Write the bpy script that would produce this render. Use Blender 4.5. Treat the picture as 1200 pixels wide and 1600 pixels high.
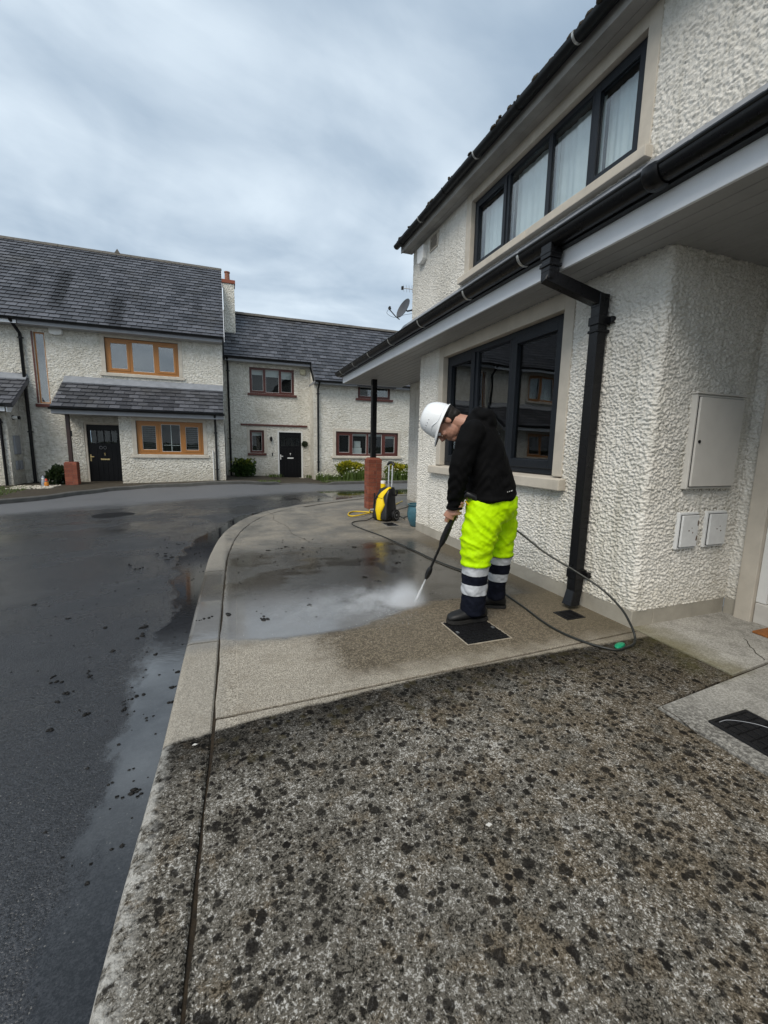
import bpy, bmesh, math, random
import numpy as np
from mathutils import Vector, Matrix
from mathutils.geometry import tessellate_polygon

random.seed(7)
rng = np.random.default_rng(7)
for o in list(bpy.data.objects):
    bpy.data.objects.remove(o)
scene = bpy.context.scene
COL = scene.collection

# ------------------------------------------------------------------ camera
cam_d = bpy.data.cameras.new('camera')
cam_d.sensor_fit = 'HORIZONTAL'
cam_d.sensor_width = 36.0
cam_d.lens = 662.0 / 1200.0 * 36.0
cam_d.clip_start = 0.05
cam_d.clip_end = 3000
cam = bpy.data.objects.new('camera', cam_d)
COL.objects.link(cam)
_f = 662.0
def _cv(x, y): return Vector((x - 600, 800 - y, -_f)).normalized()
_Y = _cv(355, 693)
_X = _cv(2420, 732)
_X = (_X - _Y * _X.dot(_Y)).normalized()
_Z = _X.cross(_Y)
cam.matrix_world = Matrix.Translation((0, 0, 1.2)) @ Matrix((_X, _Y, _Z)).to_4x4()
scene.camera = cam

# ------------------------------------------------------------------ node helpers
def nd(nt, typ, props=None, **ins):
    n = nt.nodes.new(typ)
    for k, v in (props or {}).items():
        setattr(n, k, v)
    for k, v in ins.items():
        s = n.inputs[int(k[1:])] if (k[0] == 'i' and k[1:].isdigit()) else n.inputs[k.replace('_', ' ')]
        if isinstance(v, bpy.types.NodeSocket):
            nt.links.new(v, s)
        else:
            if isinstance(v, (tuple, list)) and len(v) == 3 and s.type == 'RGBA':
                v = (*v, 1)
            s.default_value = v
    return n
class NT:
    def __init__(s, nt): s.nt = nt
    def pos(s): return nd(s.nt, 'ShaderNodeNewGeometry').outputs['Position']
    def objc(s): return nd(s.nt, 'ShaderNodeTexCoord').outputs['Object']
    def sep(s, v):
        n = nd(s.nt, 'ShaderNodeSeparateXYZ', Vector=v); return n.outputs
    def comb(s, x, y, z): return nd(s.nt, 'ShaderNodeCombineXYZ', X=x, Y=y, Z=z).outputs[0]
    def mp(s, v, scale=(1, 1, 1), rot=(0, 0, 0), loc=(0, 0, 0)):
        return nd(s.nt, 'ShaderNodeMapping', Vector=v, Scale=scale, Rotation=rot, Location=loc).outputs[0]
    def noise(s, v, scale, detail=3, rough=.5, dist=0, out='Fac'):
        return nd(s.nt, 'ShaderNodeTexNoise', Vector=v, Scale=scale, Detail=detail, Roughness=rough, Distortion=dist).outputs[out]
    def vor(s, v, scale, out='Distance', feature='F1', rnd=1.0):
        return nd(s.nt, 'ShaderNodeTexVoronoi', {'feature': feature}, Vector=v, Scale=scale, Randomness=rnd).outputs[out]
    def m(s, op, a, b=0.0, c=0.0, clamp=False):
        return nd(s.nt, 'ShaderNodeMath', {'operation': op, 'use_clamp': clamp}, i0=a, i1=b, i2=c).outputs[0]
    def mul(s, a, b): return s.m('MULTIPLY', a, b)
    def add(s, a, b): return s.m('ADD', a, b)
    def sub(s, a, b): return s.m('SUBTRACT', a, b)
    def inv(s, a): return s.m('SUBTRACT', 1.0, a)
    def ss(s, v, a, b, lo=0.0, hi=1.0):      # smooth map of v in [a,b]; a may exceed b
        if a > b: a, b, lo, hi = b, a, hi, lo
        return nd(s.nt, 'ShaderNodeMapRange', {'interpolation_type': 'SMOOTHSTEP'}, i0=v, i1=a, i2=b, i3=lo, i4=hi).outputs[0]
    def lin(s, v, a, b, lo=0.0, hi=1.0):
        return nd(s.nt, 'ShaderNodeMapRange', i0=v, i1=a, i2=b, i3=lo, i4=hi).outputs[0]
    def mix(s, f, a, b):
        n = nd(s.nt, 'ShaderNodeMix', {'data_type': 'RGBA'})
        for i, v in ((0, f), (6, a), (7, b)):
            if isinstance(v, bpy.types.NodeSocket): s.nt.links.new(v, n.inputs[i])
            else: n.inputs[i].default_value = v if not isinstance(v, (tuple, list)) else (*v[:3], 1)
        return n.outputs[2]
    def fmix(s, f, a, b):
        n = nd(s.nt, 'ShaderNodeMix', {'data_type': 'FLOAT'})
        for i, v in ((0, f), (2, a), (3, b)):
            if isinstance(v, bpy.types.NodeSocket): s.nt.links.new(v, n.inputs[i])
            else: n.inputs[i].default_value = v
        return n.outputs[0]
    def hsv(s, c, h=.5, sa=1., v=1.):
        return nd(s.nt, 'ShaderNodeHueSaturation', Hue=h, Saturation=sa, Value=v, Color=c).outputs[0]
    def pw(s, v, pts):                       # piecewise linear function of v
        xs = [p[0] for p in pts]; ys = [p[1] for p in pts]
        x0, x1, y0, y1 = min(xs), max(xs), min(ys), max(ys)
        t = s.lin(v, x0, x1)
        n = s.nt.nodes.new('ShaderNodeFloatCurve')
        c = n.mapping.curves[0]
        k = lambda p: ((p[0]-x0)/(x1-x0), (p[1]-y0)/((y1-y0) or 1))
        c.points[0].location = k(pts[0]); c.points[1].location = k(pts[-1])
        for p in pts[1:-1]: c.points.new(*k(p))
        for q in c.points: q.handle_type = 'VECTOR'
        n.mapping.update()
        s.nt.links.new(t, n.inputs['Value'])
        return s.add(s.mul(n.outputs[0], (y1-y0)), y0)
    def bump(s, h, strength=.5, dist=.01, normal=None):
        n = nd(s.nt, 'ShaderNodeBump', Height=h, Strength=strength, Distance=dist)
        if normal is not None: s.nt.links.new(normal, n.inputs['Normal'])
        return n.outputs[0]

# ------------------------------------------------------------------ world: overcast sky
w = bpy.data.worlds.new('World'); scene.world = w; w.use_nodes = True
SUN_EL, SUN_AZ = math.radians(50), math.radians(227)     # azimuth from +Y clockwise
wt = w.node_tree; T = NT(wt)
bg = wt.nodes['Background']
sky = nd(wt, 'ShaderNodeTexSky', {'sky_type': 'NISHITA', 'sun_disc': False, 'sun_elevation': SUN_EL,
                                  'sun_rotation': SUN_AZ, 'dust_density': 3.0, 'air_density': 1.2})
dirv = nd(wt, 'ShaderNodeTexCoord').outputs['Generated']
dx, dy, dz = T.sep(dirv)
den = T.add(T.m('MAXIMUM', dz, 0.0), 0.22)
cp = T.comb(T.m('DIVIDE', dx, den), T.m('DIVIDE', dy, den), 0.0)
cp2 = T.mp(cp, scale=(.85, 1.02, 1), rot=(0, 0, math.radians(-30)))
c1 = T.noise(cp2, 1.05, 5, .46, .9)
c2 = T.noise(T.mp(cp2, loc=(3.1, 1.7, 0)), .55, 3, .5, .2)
c3 = T.noise(T.mp(cp2, loc=(7.3, 2.2, 0), scale=(1, 1.3, 1)), 3.2, 5, .55, .3)
cf = T.add(T.add(T.mul(c1, .55), T.mul(c2, .45)), T.mul(T.sub(c3, .5), .15))
hz = T.ss(dz, .42, .02)
cf = T.add(cf, T.mul(hz, .09))
cf = T.ss(cf, .40, .66)
cloud = T.mix(cf, (.212, .274, .345), (.535, .600, .650))
cloud10 = nd(wt, 'ShaderNodeVectorMath', {'operation': 'SCALE'}, i0=cloud, Scale=10.0).outputs[0]
wt.links.new(T.mix(.90, sky.outputs[0], cloud10), bg.inputs['Color'])
bg.inputs['Strength'].default_value = 0.1

sun_d = bpy.data.lights.new('sun', 'SUN')
sun_d.energy = 1.5
sun_d.angle = math.radians(35)
sun_d.color = (1.0, .93, .82)
sun = bpy.data.objects.new('sun', sun_d); COL.objects.link(sun)
_sd = Vector((math.sin(SUN_AZ)*math.cos(SUN_EL), math.cos(SUN_AZ)*math.cos(SUN_EL), math.sin(SUN_EL)))
sun.rotation_euler = (-_sd).to_track_quat('-Z', 'Y').to_euler()

vs = scene.view_settings
vs.view_transform = 'Standard'; vs.look = 'None'; vs.gamma = 1.0; vs.use_curve_mapping = False
vs.exposure = 0.82
scene.render.engine = 'CYCLES'
scene.cycles.volume_bounces = 4

# ------------------------------------------------------------------ mesh helpers
class MB:
    def __init__(s): s.v = []; s.f = []; s.mi = []
    def add(s, vs, fs, mi=0):
        b = len(s.v); s.v += [tuple(v) for v in vs]; s.f += [tuple(i + b for i in f) for f in fs]; s.mi += [mi]*len(fs); return s
    def box(s, x0, x1, y0, y1, z0, z1, mi=0):
        v = [(x, y, z) for z in (z0, z1) for y in (y0, y1) for x in (x0, x1)]
        return s.add(v, [(0,2,3,1),(4,5,7,6),(0,1,5,4),(2,6,7,3),(0,4,6,2),(1,3,7,5)], mi)
    def hexa(s, v, mi=0):
        return s.add(v, [(0,2,3,1),(4,5,7,6),(0,1,5,4),(2,6,7,3),(0,4,6,2),(1,3,7,5)], mi)
    def mbox(s, M, u0, u1, v0, v1, d0, d1, mi=0):
        return s.hexa([M(u, v, d) for v in (v0, v1) for d in (d0, d1) for u in (u0, u1)], mi)
    def prism(s, poly, z0, z1, mi=0):        # poly of (x,y), extruded in z
        n = len(poly)
        v = [(x, y, z0) for x, y in poly] + [(x, y, z1) for x, y in poly]
        tri = tessellate_polygon([[Vector((x, y, 0)) for x, y in poly]])
        f = [tuple(i + n for i in t) for t in tri] + [tuple(reversed(t)) for t in tri]
        f += [(i, (i+1) % n, (i+1) % n + n, i + n) for i in range(n)]
        return s.add(v, f, mi)
    def ext(s, poly, M, d0, d1, mi=0):       # poly of (u,v) mapped by M, extruded in d
        n = len(poly)
        v = [M(a, b, d0) for a, b in poly] + [M(a, b, d1) for a, b in poly]
        tri = tessellate_polygon([[Vector((a, b, 0)) for a, b in poly]])
        f = [tuple(i + n for i in t) for t in tri] + [tuple(reversed(t)) for t in tri]
        f += [(i, (i+1) % n, (i+1) % n + n, i + n) for i in range(n)]
        return s.add(v, f, mi)
    def loft(s, rings, cap=True, mi=0):
        n = len(rings[0]); v = [p for r in rings for p in r]; f = []
        for k in range(len(rings)-1):
            for i in range(n):
                j = (i+1) % n
                f.append((k*n+i, k*n+j, (k+1)*n+j, (k+1)*n+i))
        if cap:
            f.append(tuple(reversed(range(n)))); f.append(tuple(range((len(rings)-1)*n, len(rings)*n)))
        return s.add(v, f, mi)
    def tube(s, pts, r, n=8, cap=True, mi=0, up=None):
        pts = [Vector(p) for p in pts]; rings = []; prev = None
        for i, p in enumerate(pts):
            t = (pts[min(i+1, len(pts)-1)] - pts[max(i-1, 0)]).normalized()
            if prev is None:
                a = t.cross(Vector(up or (0, 0, 1)))
                if a.length < .05: a = t.cross(Vector((1, 0, 0)))
            else: a = prev - t*prev.dot(t)
            a.normalize(); prev = a; b = t.cross(a)
            rr = r[i] if isinstance(r, list) else r
            ra, rb = rr if isinstance(rr, (list, tuple)) else (rr, rr)
            rings.append([p + a*math.cos(2*math.pi*k/n)*ra + b*math.sin(2*math.pi*k/n)*rb for k in range(n)])
        return s.loft(rings, cap, mi)
    def lathe(s, prof, c, n=24, axis=(0, 0, 1), mi=0):    # prof of (radius, height)
        ax = Vector(axis).normalized(); a = ax.orthogonal().normalized(); b = ax.cross(a); c = Vector(c)
        return s.loft([[c + ax*h + (a*math.cos(2*math.pi*k/n) + b*math.sin(2*math.pi*k/n))*max(r, 1e-4) for k in range(n)] for r, h in prof], True, mi)
    def ball(s, c, r, n=12, mi=0, ax=None):
        rx, ry, rz = r if isinstance(r, (tuple, list)) else (r, r, r)
        c = Vector(c); A = ax or (Vector((1,0,0)), Vector((0,1,0)), Vector((0,0,1)))
        m = n//2 + 1; rings = []
        for i in range(m):
            th = math.pi*(i + .02)/(m - 1 + .04)
            rings.append([c + A[0]*(rx*math.sin(th)*math.cos(2*math.pi*k/n)) + A[1]*(ry*math.sin(th)*math.sin(2*math.pi*k/n)) - A[2]*(rz*math.cos(th)) for k in range(n)])
        return s.loft(rings, True, mi)

def wloc(o):
    p = Vector((0, 0, 0))
    while o is not None: p += Vector(o.location); o = o.parent
    return p
def part(name, mb, mat, parent=None, smooth=None, bevel=0, recalc=True, origin=None):
    off = wloc(parent) if parent else Vector((0, 0, 0))
    org = Vector(origin) if origin is not None else off
    me = bpy.data.meshes.new(name)
    me.from_pydata([tuple(Vector(v) - org) for v in mb.v], [], mb.f)
    for m in (mat if isinstance(mat, (list, tuple)) else [mat]): me.materials.append(m)
    if any(mb.mi): me.polygons.foreach_set('material_index', mb.mi)
    if recalc:
        bm = bmesh.new(); bm.from_mesh(me); bmesh.ops.recalc_face_normals(bm, faces=bm.faces); bm.to_mesh(me); bm.free()
    if smooth is not None:
        me.polygons.foreach_set('use_smooth', [True]*len(me.polygons))
        me.set_sharp_from_angle(angle=math.radians(smooth))
    me.update()
    o = bpy.data.objects.new(name, me); COL.objects.link(o)
    if parent: o.parent = parent
    o.location = org - off
    if bevel:
        b = o.modifiers.new('bevel', 'BEVEL'); b.width = bevel; b.segments = 2; b.limit_method = 'ANGLE'; b.angle_limit = math.radians(40)
    return o
def npart(name, V, F, mat, parent=None, smooth=True):     # numpy mesh of quads
    off = wloc(parent) if parent else Vector((0, 0, 0))
    V = np.asarray(V, dtype=np.float32) - np.array(off, dtype=np.float32); F = np.asarray(F, dtype=np.int32)
    me = bpy.data.meshes.new(name); k = F.shape[1]
    me.vertices.add(len(V)); me.vertices.foreach_set('co', V.ravel())
    me.loops.add(F.size); me.loops.foreach_set('vertex_index', F.ravel())
    me.polygons.add(len(F)); me.polygons.foreach_set('loop_start', np.arange(len(F), dtype=np.int32)*k)
    me.polygons.foreach_set('use_smooth', np.full(len(F), smooth))
    me.materials.append(mat); me.update(calc_edges=True); me.validate()
    o = bpy.data.objects.new(name, me); COL.objects.link(o)
    if parent: o.parent = parent
    return o
def thing(name, label, cat, loc=(0, 0, 0), group=None):
    o = bpy.data.objects.new(name, None); o.empty_display_size = .1; COL.objects.link(o); o.location = loc
    return tag(o, label, cat, group)
def tag(o, label=None, cat=None, group=None, kind=None):
    if label: o['label'] = label
    if cat: o['category'] = cat
    if group: o['group'] = group
    if kind: o['kind'] = kind
    return o
def piece(name, me, parent, M4):
    o = bpy.data.objects.new(name, me); COL.objects.link(o); o.parent = parent
    o.matrix_basis = Matrix.Translation(-wloc(parent)) @ M4
    return o
def catmull(P, n=8):
    P = [Vector(p) for p in P]; out = []
    for i in range(len(P)-1):
        p0 = P[max(i-1, 0)]; p1 = P[i]; p2 = P[i+1]; p3 = P[min(i+2, len(P)-1)]
        for k in range(n):
            t = k/n
            out.append(.5*((2*p1) + (p2-p0)*t + (2*p0-5*p1+4*p2-p3)*t*t + (3*p1-p0-3*p2+p3)*t**3))
    out.append(P[-1]); return out
def perlin(x, y, seed=0):
    r = np.random.default_rng(seed); N = 256
    g = r.uniform(0, 2*np.pi, (N, N)); gx, gy = np.cos(g), np.sin(g)
    xi = np.floor(x).astype(int); yi = np.floor(y).astype(int); xf = x - xi; yf = y - yi
    fu = xf**3*(xf*(xf*6-15)+10); fv = yf**3*(yf*(yf*6-15)+10)
    def d(ix, iy, ax, ay): a = ix % N; b = iy % N; return gx[a, b]*ax + gy[a, b]*ay
    a = d(xi, yi, xf, yf); b = d(xi+1, yi, xf-1, yf); c = d(xi, yi+1, xf, yf-1); e = d(xi+1, yi+1, xf-1, yf-1)
    return (a*(1-fu)+b*fu)*(1-fv) + (c*(1-fu)+e*fu)*fv
# ------------------------------------------------------------------ materials
MATS = {}
def newmat(name):
    m = bpy.data.materials.new(name); m.use_nodes = True; MATS[name] = m
    nt = m.node_tree; b = nt.nodes['Principled BSDF']; return m, NT(nt), b, nt
def setb(nt, b, **k):
    for a, v in k.items():
        s = b.inputs[a.replace('_', ' ')]
        if isinstance(v, bpy.types.NodeSocket): nt.links.new(v, s)
        else: s.default_value = (*v, 1) if isinstance(v, (tuple, list)) and len(v) == 3 and s.type == 'RGBA' else v
def simple(name, col, rough=.5, var=.12, vscale=9., metal=0., bump=0., bscale=60., obj=False, spec=.4, rvar=.12):
    """plain coloured surface with mottled colour, uneven gloss and a fine relief"""
    m, t, b, nt = newmat(name)
    p = t.objc() if obj else t.pos()
    n = t.noise(p, vscale, 5, .6); n2 = t.noise(p, vscale*7, 3, .6)
    v = t.add(t.lin(n, .25, .75, 1-var, 1+var), t.mul(t.sub(n2, .5), var*.7))
    setb(nt, b, Base_Color=t.hsv(t.mix(0., col, col), v=v), Roughness=t.lin(n2, .3, .7, max(rough-rvar, .02), min(rough+rvar, 1)), Metallic=metal, Specular_IOR_Level=spec)
    if bump: setb(nt, b, Normal=t.bump(t.noise(p, bscale, 4, .6), .6, bump))
    return m

# concrete of the apron and kerb: one slab, part scrubbed and wet, part still grown over
def apron_concrete(name):
    m, t, b, nt = newmat(name)
    p = t.pos(); X, Y, Z = t.sep(p)
    n_big = t.noise(p, 1.3, 4, .55); n_mid = t.noise(p, 7, 5, .6); n_fine = t.noise(p, 70, 4, .65)
    wob = t.mul(t.sub(t.noise(p, 8, 6, .72), .5), .085)
    # boundary of the scrubbed area
    yb = t.add(t.pw(X, [(-.4, 1.73), (-.09, 1.775), (.31, 1.815), (1.09, 1.885), (1.77, 1.885), (2.5, 1.865), (4.5, 1.86)]), t.mul(wob, .55))
    dirty = t.ss(t.add(t.sub(yb, Y), t.mul(t.sub(n_fine, .5), .035)), -.014, .016)
    depth = t.sub(yb, Y)
    # --- grown-over concrete
    warp = nd(nt, 'ShaderNodeVectorMath', {'operation': 'ADD'}, i0=p, i1=nd(nt, 'ShaderNodeVectorMath', {'operation': 'SCALE'}, i0=t.noise(p, 38, 3, .6, out='Color'), Scale=.022).outputs[0]).outputs[0]
    g1 = t.noise(warp, 150, 4, .72); g2 = t.noise(p, 62, 4, .7); cl = t.noise(p, 15, 4, .62); cl2 = t.noise(p, 3.4, 4, .6)
    tone = t.add(t.add(t.mul(t.sub(g1, .5), 1.15), t.mul(t.sub(g2, .5), .55)), t.add(t.mul(t.sub(cl, .5), .36), t.mul(t.sub(cl2, .5), .30)))
    base = t.mix(t.ss(tone, -.18, .03), (.011, .0105, .009), (.130, .120, .103))
    tan = t.ss(t.add(t.noise(p, 8, 6, .74), t.lin(X, .1, 1.7, -.05, .10)), .47, .62)
    base = t.mix(t.mul(tan, .48), base, t.mix(t.ss(t.add(g1, t.mul(g2, .5)), .58, .92), (.046, .036, .025), (.245, .196, .138)))
    fleck = t.ss(t.add(tone, t.mul(t.sub(t.noise(p, 230, 2, .6), .5), .35)), .085, .165)
    fleck = t.mul(fleck, t.lin(t.noise(p, 2.1, 3, .6), .35, .65, .6, 1.0))
    base = t.mix(t.mul(fleck, .9), base, t.mix(t.noise(p, 300, 2, .6), (.30, .288, .265), (.80, .785, .75)))
    # black lichen spots, each a ragged disc
    def spots(scale, thr, rmin, rmax, off):
        q = t.mp(warp, loc=off)
        d = t.vor(q, scale, 'Distance'); r_, g_, b_ = t.sep(t.vor(q, scale, 'Color'))
        r = t.lin(g_, 0, 1, rmin, rmax)
        e = t.add(d, t.mul(t.sub(t.noise(p, scale*4.5, 4, .7), .5), .46))
        return t.mul(t.ss(t.sub(e, r), .075, -.05), t.ss(t.sub(r_, thr), -.03, .03))
    area = t.lin(t.add(t.noise(p, 1.9, 3, .6), t.mul(t.sub(t.noise(p, 6, 3, .6), .5), .6)), .3, .7, .50, -.08)
    sp = t.m('MAXIMUM', spots(18.5, t.add(area, .14), .08, .36, (0, 0, 0)), spots(36, t.add(area, -.02), .12, .46, (3.3, 1.7, 0)))
    base = t.mix(t.mul(sp, t.lin(t.noise(p, 5, 3, .6), .35, .65, .78, .98)), base, t.mix(n_fine, (.004, .004, .004), (.020, .018, .016)))
    # olive blotches and damp where spray has reached it
    ol = spots(17, .35, .2, .42, (5.1, 8.2, 0))
    edge = t.mul(t.ss(depth, .42, .02), t.ss(X, -.25, .1))
    base = t.mix(t.mul(t.mul(ol, edge), .75), base, t.mix(n_fine, (.07, .06, .032), (.15, .13, .08)))
    damp = t.ss(t.add(depth, t.mul(wob, 2.2)), .40, .03)
    rightdamp = t.mul(t.ss(X, 1.2, 2.3), t.ss(Y, 1.0, 1.6))
    damp = t.m('MAXIMUM', damp, t.mul(rightdamp, .65))
    dcol = t.hsv(base, sa=1.15, v=t.lin(damp, 0, 1, 1.05, .30))
    moss = t.mul(t.mul(t.ss(X, 2.15, 2.55), t.ss(Y, 1.0, 1.55)), t.ss(t.noise(p, 6, 4, .6), .35, .7))
    dcol = t.mix(t.mul(moss, .55), dcol, (.085, .078, .026))
    # long pale drip line and worn pale marks
    ln = t.mul(t.ss(t.m('ABSOLUTE', t.sub(t.sub(X, t.mul(Y, .49)), t.add(.03, t.mul(wob, .25)))), .022, .004), t.mul(t.ss(Y, 1.72, 1.62), t.ss(Y, 1.0, 1.2)))
    dcol = t.mix(t.mul(t.mul(ln, t.ss(n_fine, .50, .62)), .45), dcol, (.5, .49, .46))
    # kerb nose rubbed pale
    kn = t.mul(t.ss(X, -.225, -.30), t.ss(t.noise(p, 30, 4, .7), .38, .6))
    dcol = t.mix(t.mul(kn, .75), dcol, (.46, .45, .42))
    # --- scrubbed concrete
    fine = t.noise(p, 150, 3, .7)
    pale = t.mix(t.ss(fine, .36, .64), (.185, .16, .122), (.50, .455, .38))
    pale = t.mix(t.ss(t.vor(p, 150), .28, .1), pale, (.12, .105, .085))
    pale = t.hsv(pale, v=t.lin(n_big, .3, .7, .9, 1.1))
    brown = t.mix(t.ss(t.noise(p, 95, 4, .74), .41, .58), (.022, .016, .009), (.275, .224, .155))
    brown = t.mix(t.ss(n_mid, .45, .7), brown, t.hsv(brown, v=.72))
    bm_ = t.ss(t.add(X, t.add(t.mul(t.sub(n_mid, .5), .45), t.mul(t.sub(n_fine, .5), .5))), .36, .68)
    by = t.ss(t.add(t.sub(Y, t.lin(X, .5, 2.4, 1.97, 1.93)), t.mul(t.sub(n_mid, .5), .25)), -.06, .14)
    brown = t.mix(t.ss(t.noise(p, 34, 5, .75), .44, .60), brown, t.mix(fine, (.026, .019, .011), (.085, .066, .042)))
    pale = t.hsv(pale, v=t.lin(t.noise(p, 40, 5, .75), .34, .66, .72, 1.18))
    pale = t.mix(t.mul(t.ss(t.noise(p, 5, 5, .7), .5, .66), .4), pale, (.17, .14, .10))
    wash = t.mix(t.mul(t.mul(bm_, by), .95), pale, brown)
    wash = t.mix(t.mul(t.ss(X, 1.9, 2.5), .55), wash, t.mix(n_mid, (.05, .042, .02), (.12, .1, .06)))
    wash = t.mix(t.mul(t.ss(X, .35, 1.0), .22), wash, t.mix(t.noise(p, 120, 3, .7), (.10, .078, .05), (.36, .305, .225)))
    far = t.ss(Y, 4.6, 5.4)
    farc = t.hsv(t.mix(n_mid, (.17, .152, .122), (.34, .306, .252)), v=t.lin(t.noise(p, 30, 5, .75), .34, .66, .75, 1.2))
    wash = t.mix(far, wash, farc)
    kerbface = t.ss(X, -.02, -.1)
    wash = t.mix(t.mul(kerbface, .5), wash, t.mix(n_fine, (.22, .2, .165), (.37, .345, .3)))
    # --- wetness
    ywl = t.add(t.pw(X, [(-.4, 2.70), (-.1, 2.64), (.31, 2.53), (.71, 2.55), (1.0, 2.66), (1.4, 2.86), (1.75, 2.85), (2.6, 2.75), (4, 2.7)]), t.mul(wob, 1.2))
    w1 = t.ss(t.sub(Y, ywl), -.03, .05)
    wr = t.ss(t.add(X, t.sub(t.mul(Y, .05), t.mul(wob, 2.))), 2.60, 2.40)   # dry strip against the wall
    w1 = t.mul(w1, t.fmix(far, t.lin(wr, 0, 1, .25, 1), 1.0))
    wfar = t.lin(t.noise(p, 2.2, 4, .6), .38, .62, .08, .62)
    wet = t.mul(w1, t.fmix(far, 1.0, wfar))
    kwet = t.mul(t.mul(t.ss(Y, 4.6, 4.0), t.ss(Y, 2.62, 2.72)), kerbface)
    wet = t.fmix(kerbface, wet, t.m('MAXIMUM', kwet, t.mul(wet, .35)))
    haze2 = t.mul(t.ss(X, 1.5, .1), t.mul(t.ss(Y, 2.45, 2.6), t.ss(Y, 2.8, 2.6)))   # thin film at the rim
    wet = t.m('MAXIMUM', wet, t.mul(haze2, .35))
    wcol = t.hsv(wash, sa=.95, v=t.lin(wet, 0, 1, 1.0, .20))
    pool = t.ss(t.add(t.noise(t.mp(p, scale=(1, 1.4, 1)), 1.5, 3, .55), t.mul(t.mul(t.ss(Y, 3.7, 3.0), t.ss(X, 1.5, .9)), .22)), .47, .60)
    silt = t.mul(t.mul(pool, wet), t.mul(t.mul(t.ss(Y, 3.75, 3.1), t.ss(Y, 2.5, 2.62)), t.ss(X, 1.6, 1.1)))
    wcol = t.mix(t.mul(silt, .6), wcol, t.mix(n_mid, (.17, .172, .172), (.30, .305, .31)))
    col = t.mix(dirty, wcol, dcol)
    wrough = t.fmix(pool, .22, .05)
    rough = t.fmix(wet, .82, wrough)
    rough = t.fmix(dirty, rough, t.lin(damp, 0, 1, .85, .55))
    h_dry = t.add(t.mul(t.noise(p, 140, 3, .7), .8), t.mul(t.noise(p, 55, 2, .6), .5))
    h_wet = t.add(t.mul(t.noise(t.mp(p, scale=(1, 2.2, 1)), 26, 2, .6), .30), t.mul(t.noise(p, 75, 2, .6), .25))
    wd_ = t.mul(wet, t.inv(dirty))
    nb1 = t.bump(h_dry, t.mul(t.inv(wd_), .85), .007)
    nb2 = t.bump(h_wet, t.mul(wd_, t.fmix(pool, .75, .22)), .006, nb1)
    setb(nt, b, Base_Color=col, Roughness=rough, Normal=nb2, Specular_IOR_Level=t.fmix(wd_, t.fmix(dirty, .25, .05), .85))
    return m

def porch_concrete(name, tint=1.0):
    m, t, b, nt = newmat(name)
    p = t.pos(); X, Y, Z = t.sep(p)
    nf = t.noise(p, 110, 4, .7); nm = t.noise(p, 5, 5, .6)
    c = t.mix(t.ss(nf, .34, .66), (.25*tint, .24*tint, .215*tint), (.47*tint, .455*tint, .42*tint))
    c = t.mix(t.ss(t.vor(p, 90), .2, .07), c, (.13, .12, .1))
    c = t.hsv(c, v=t.lin(nm, .3, .7, .82, 1.1))
    c = t.mix(t.mul(t.ss(t.noise(p, 7, 6, .72), .46, .66), .45), c, t.mix(nf, (.06, .056, .048), (.2, .19, .17)))
    c = t.mix(t.mul(t.mul(t.ss(X, 2.35, 1.85), t.ss(Y, 1.36, 1.2)), t.mul(t.ss(t.noise(p, 60, 4, .7), .40, .60), .75)), c, (.045, .042, .037))
    e = t.ss(t.add(t.sub(X, t.mul(t.sub(Y, 1.36), .05)), t.mul(t.sub(nm, .5), .30)), 2.84, 2.50)
    e = t.mul(e, t.ss(Y, 1.30, 1.38))
    c = t.mix(t.mul(e, .8), c, t.mix(nf, (.085, .075, .03), (.2, .175, .09)))
    setb(nt, b, Base_Color=c, Roughness=.85, Normal=t.bump(nf, .6, .004), Specular_IOR_Level=.3)
    return m

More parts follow.
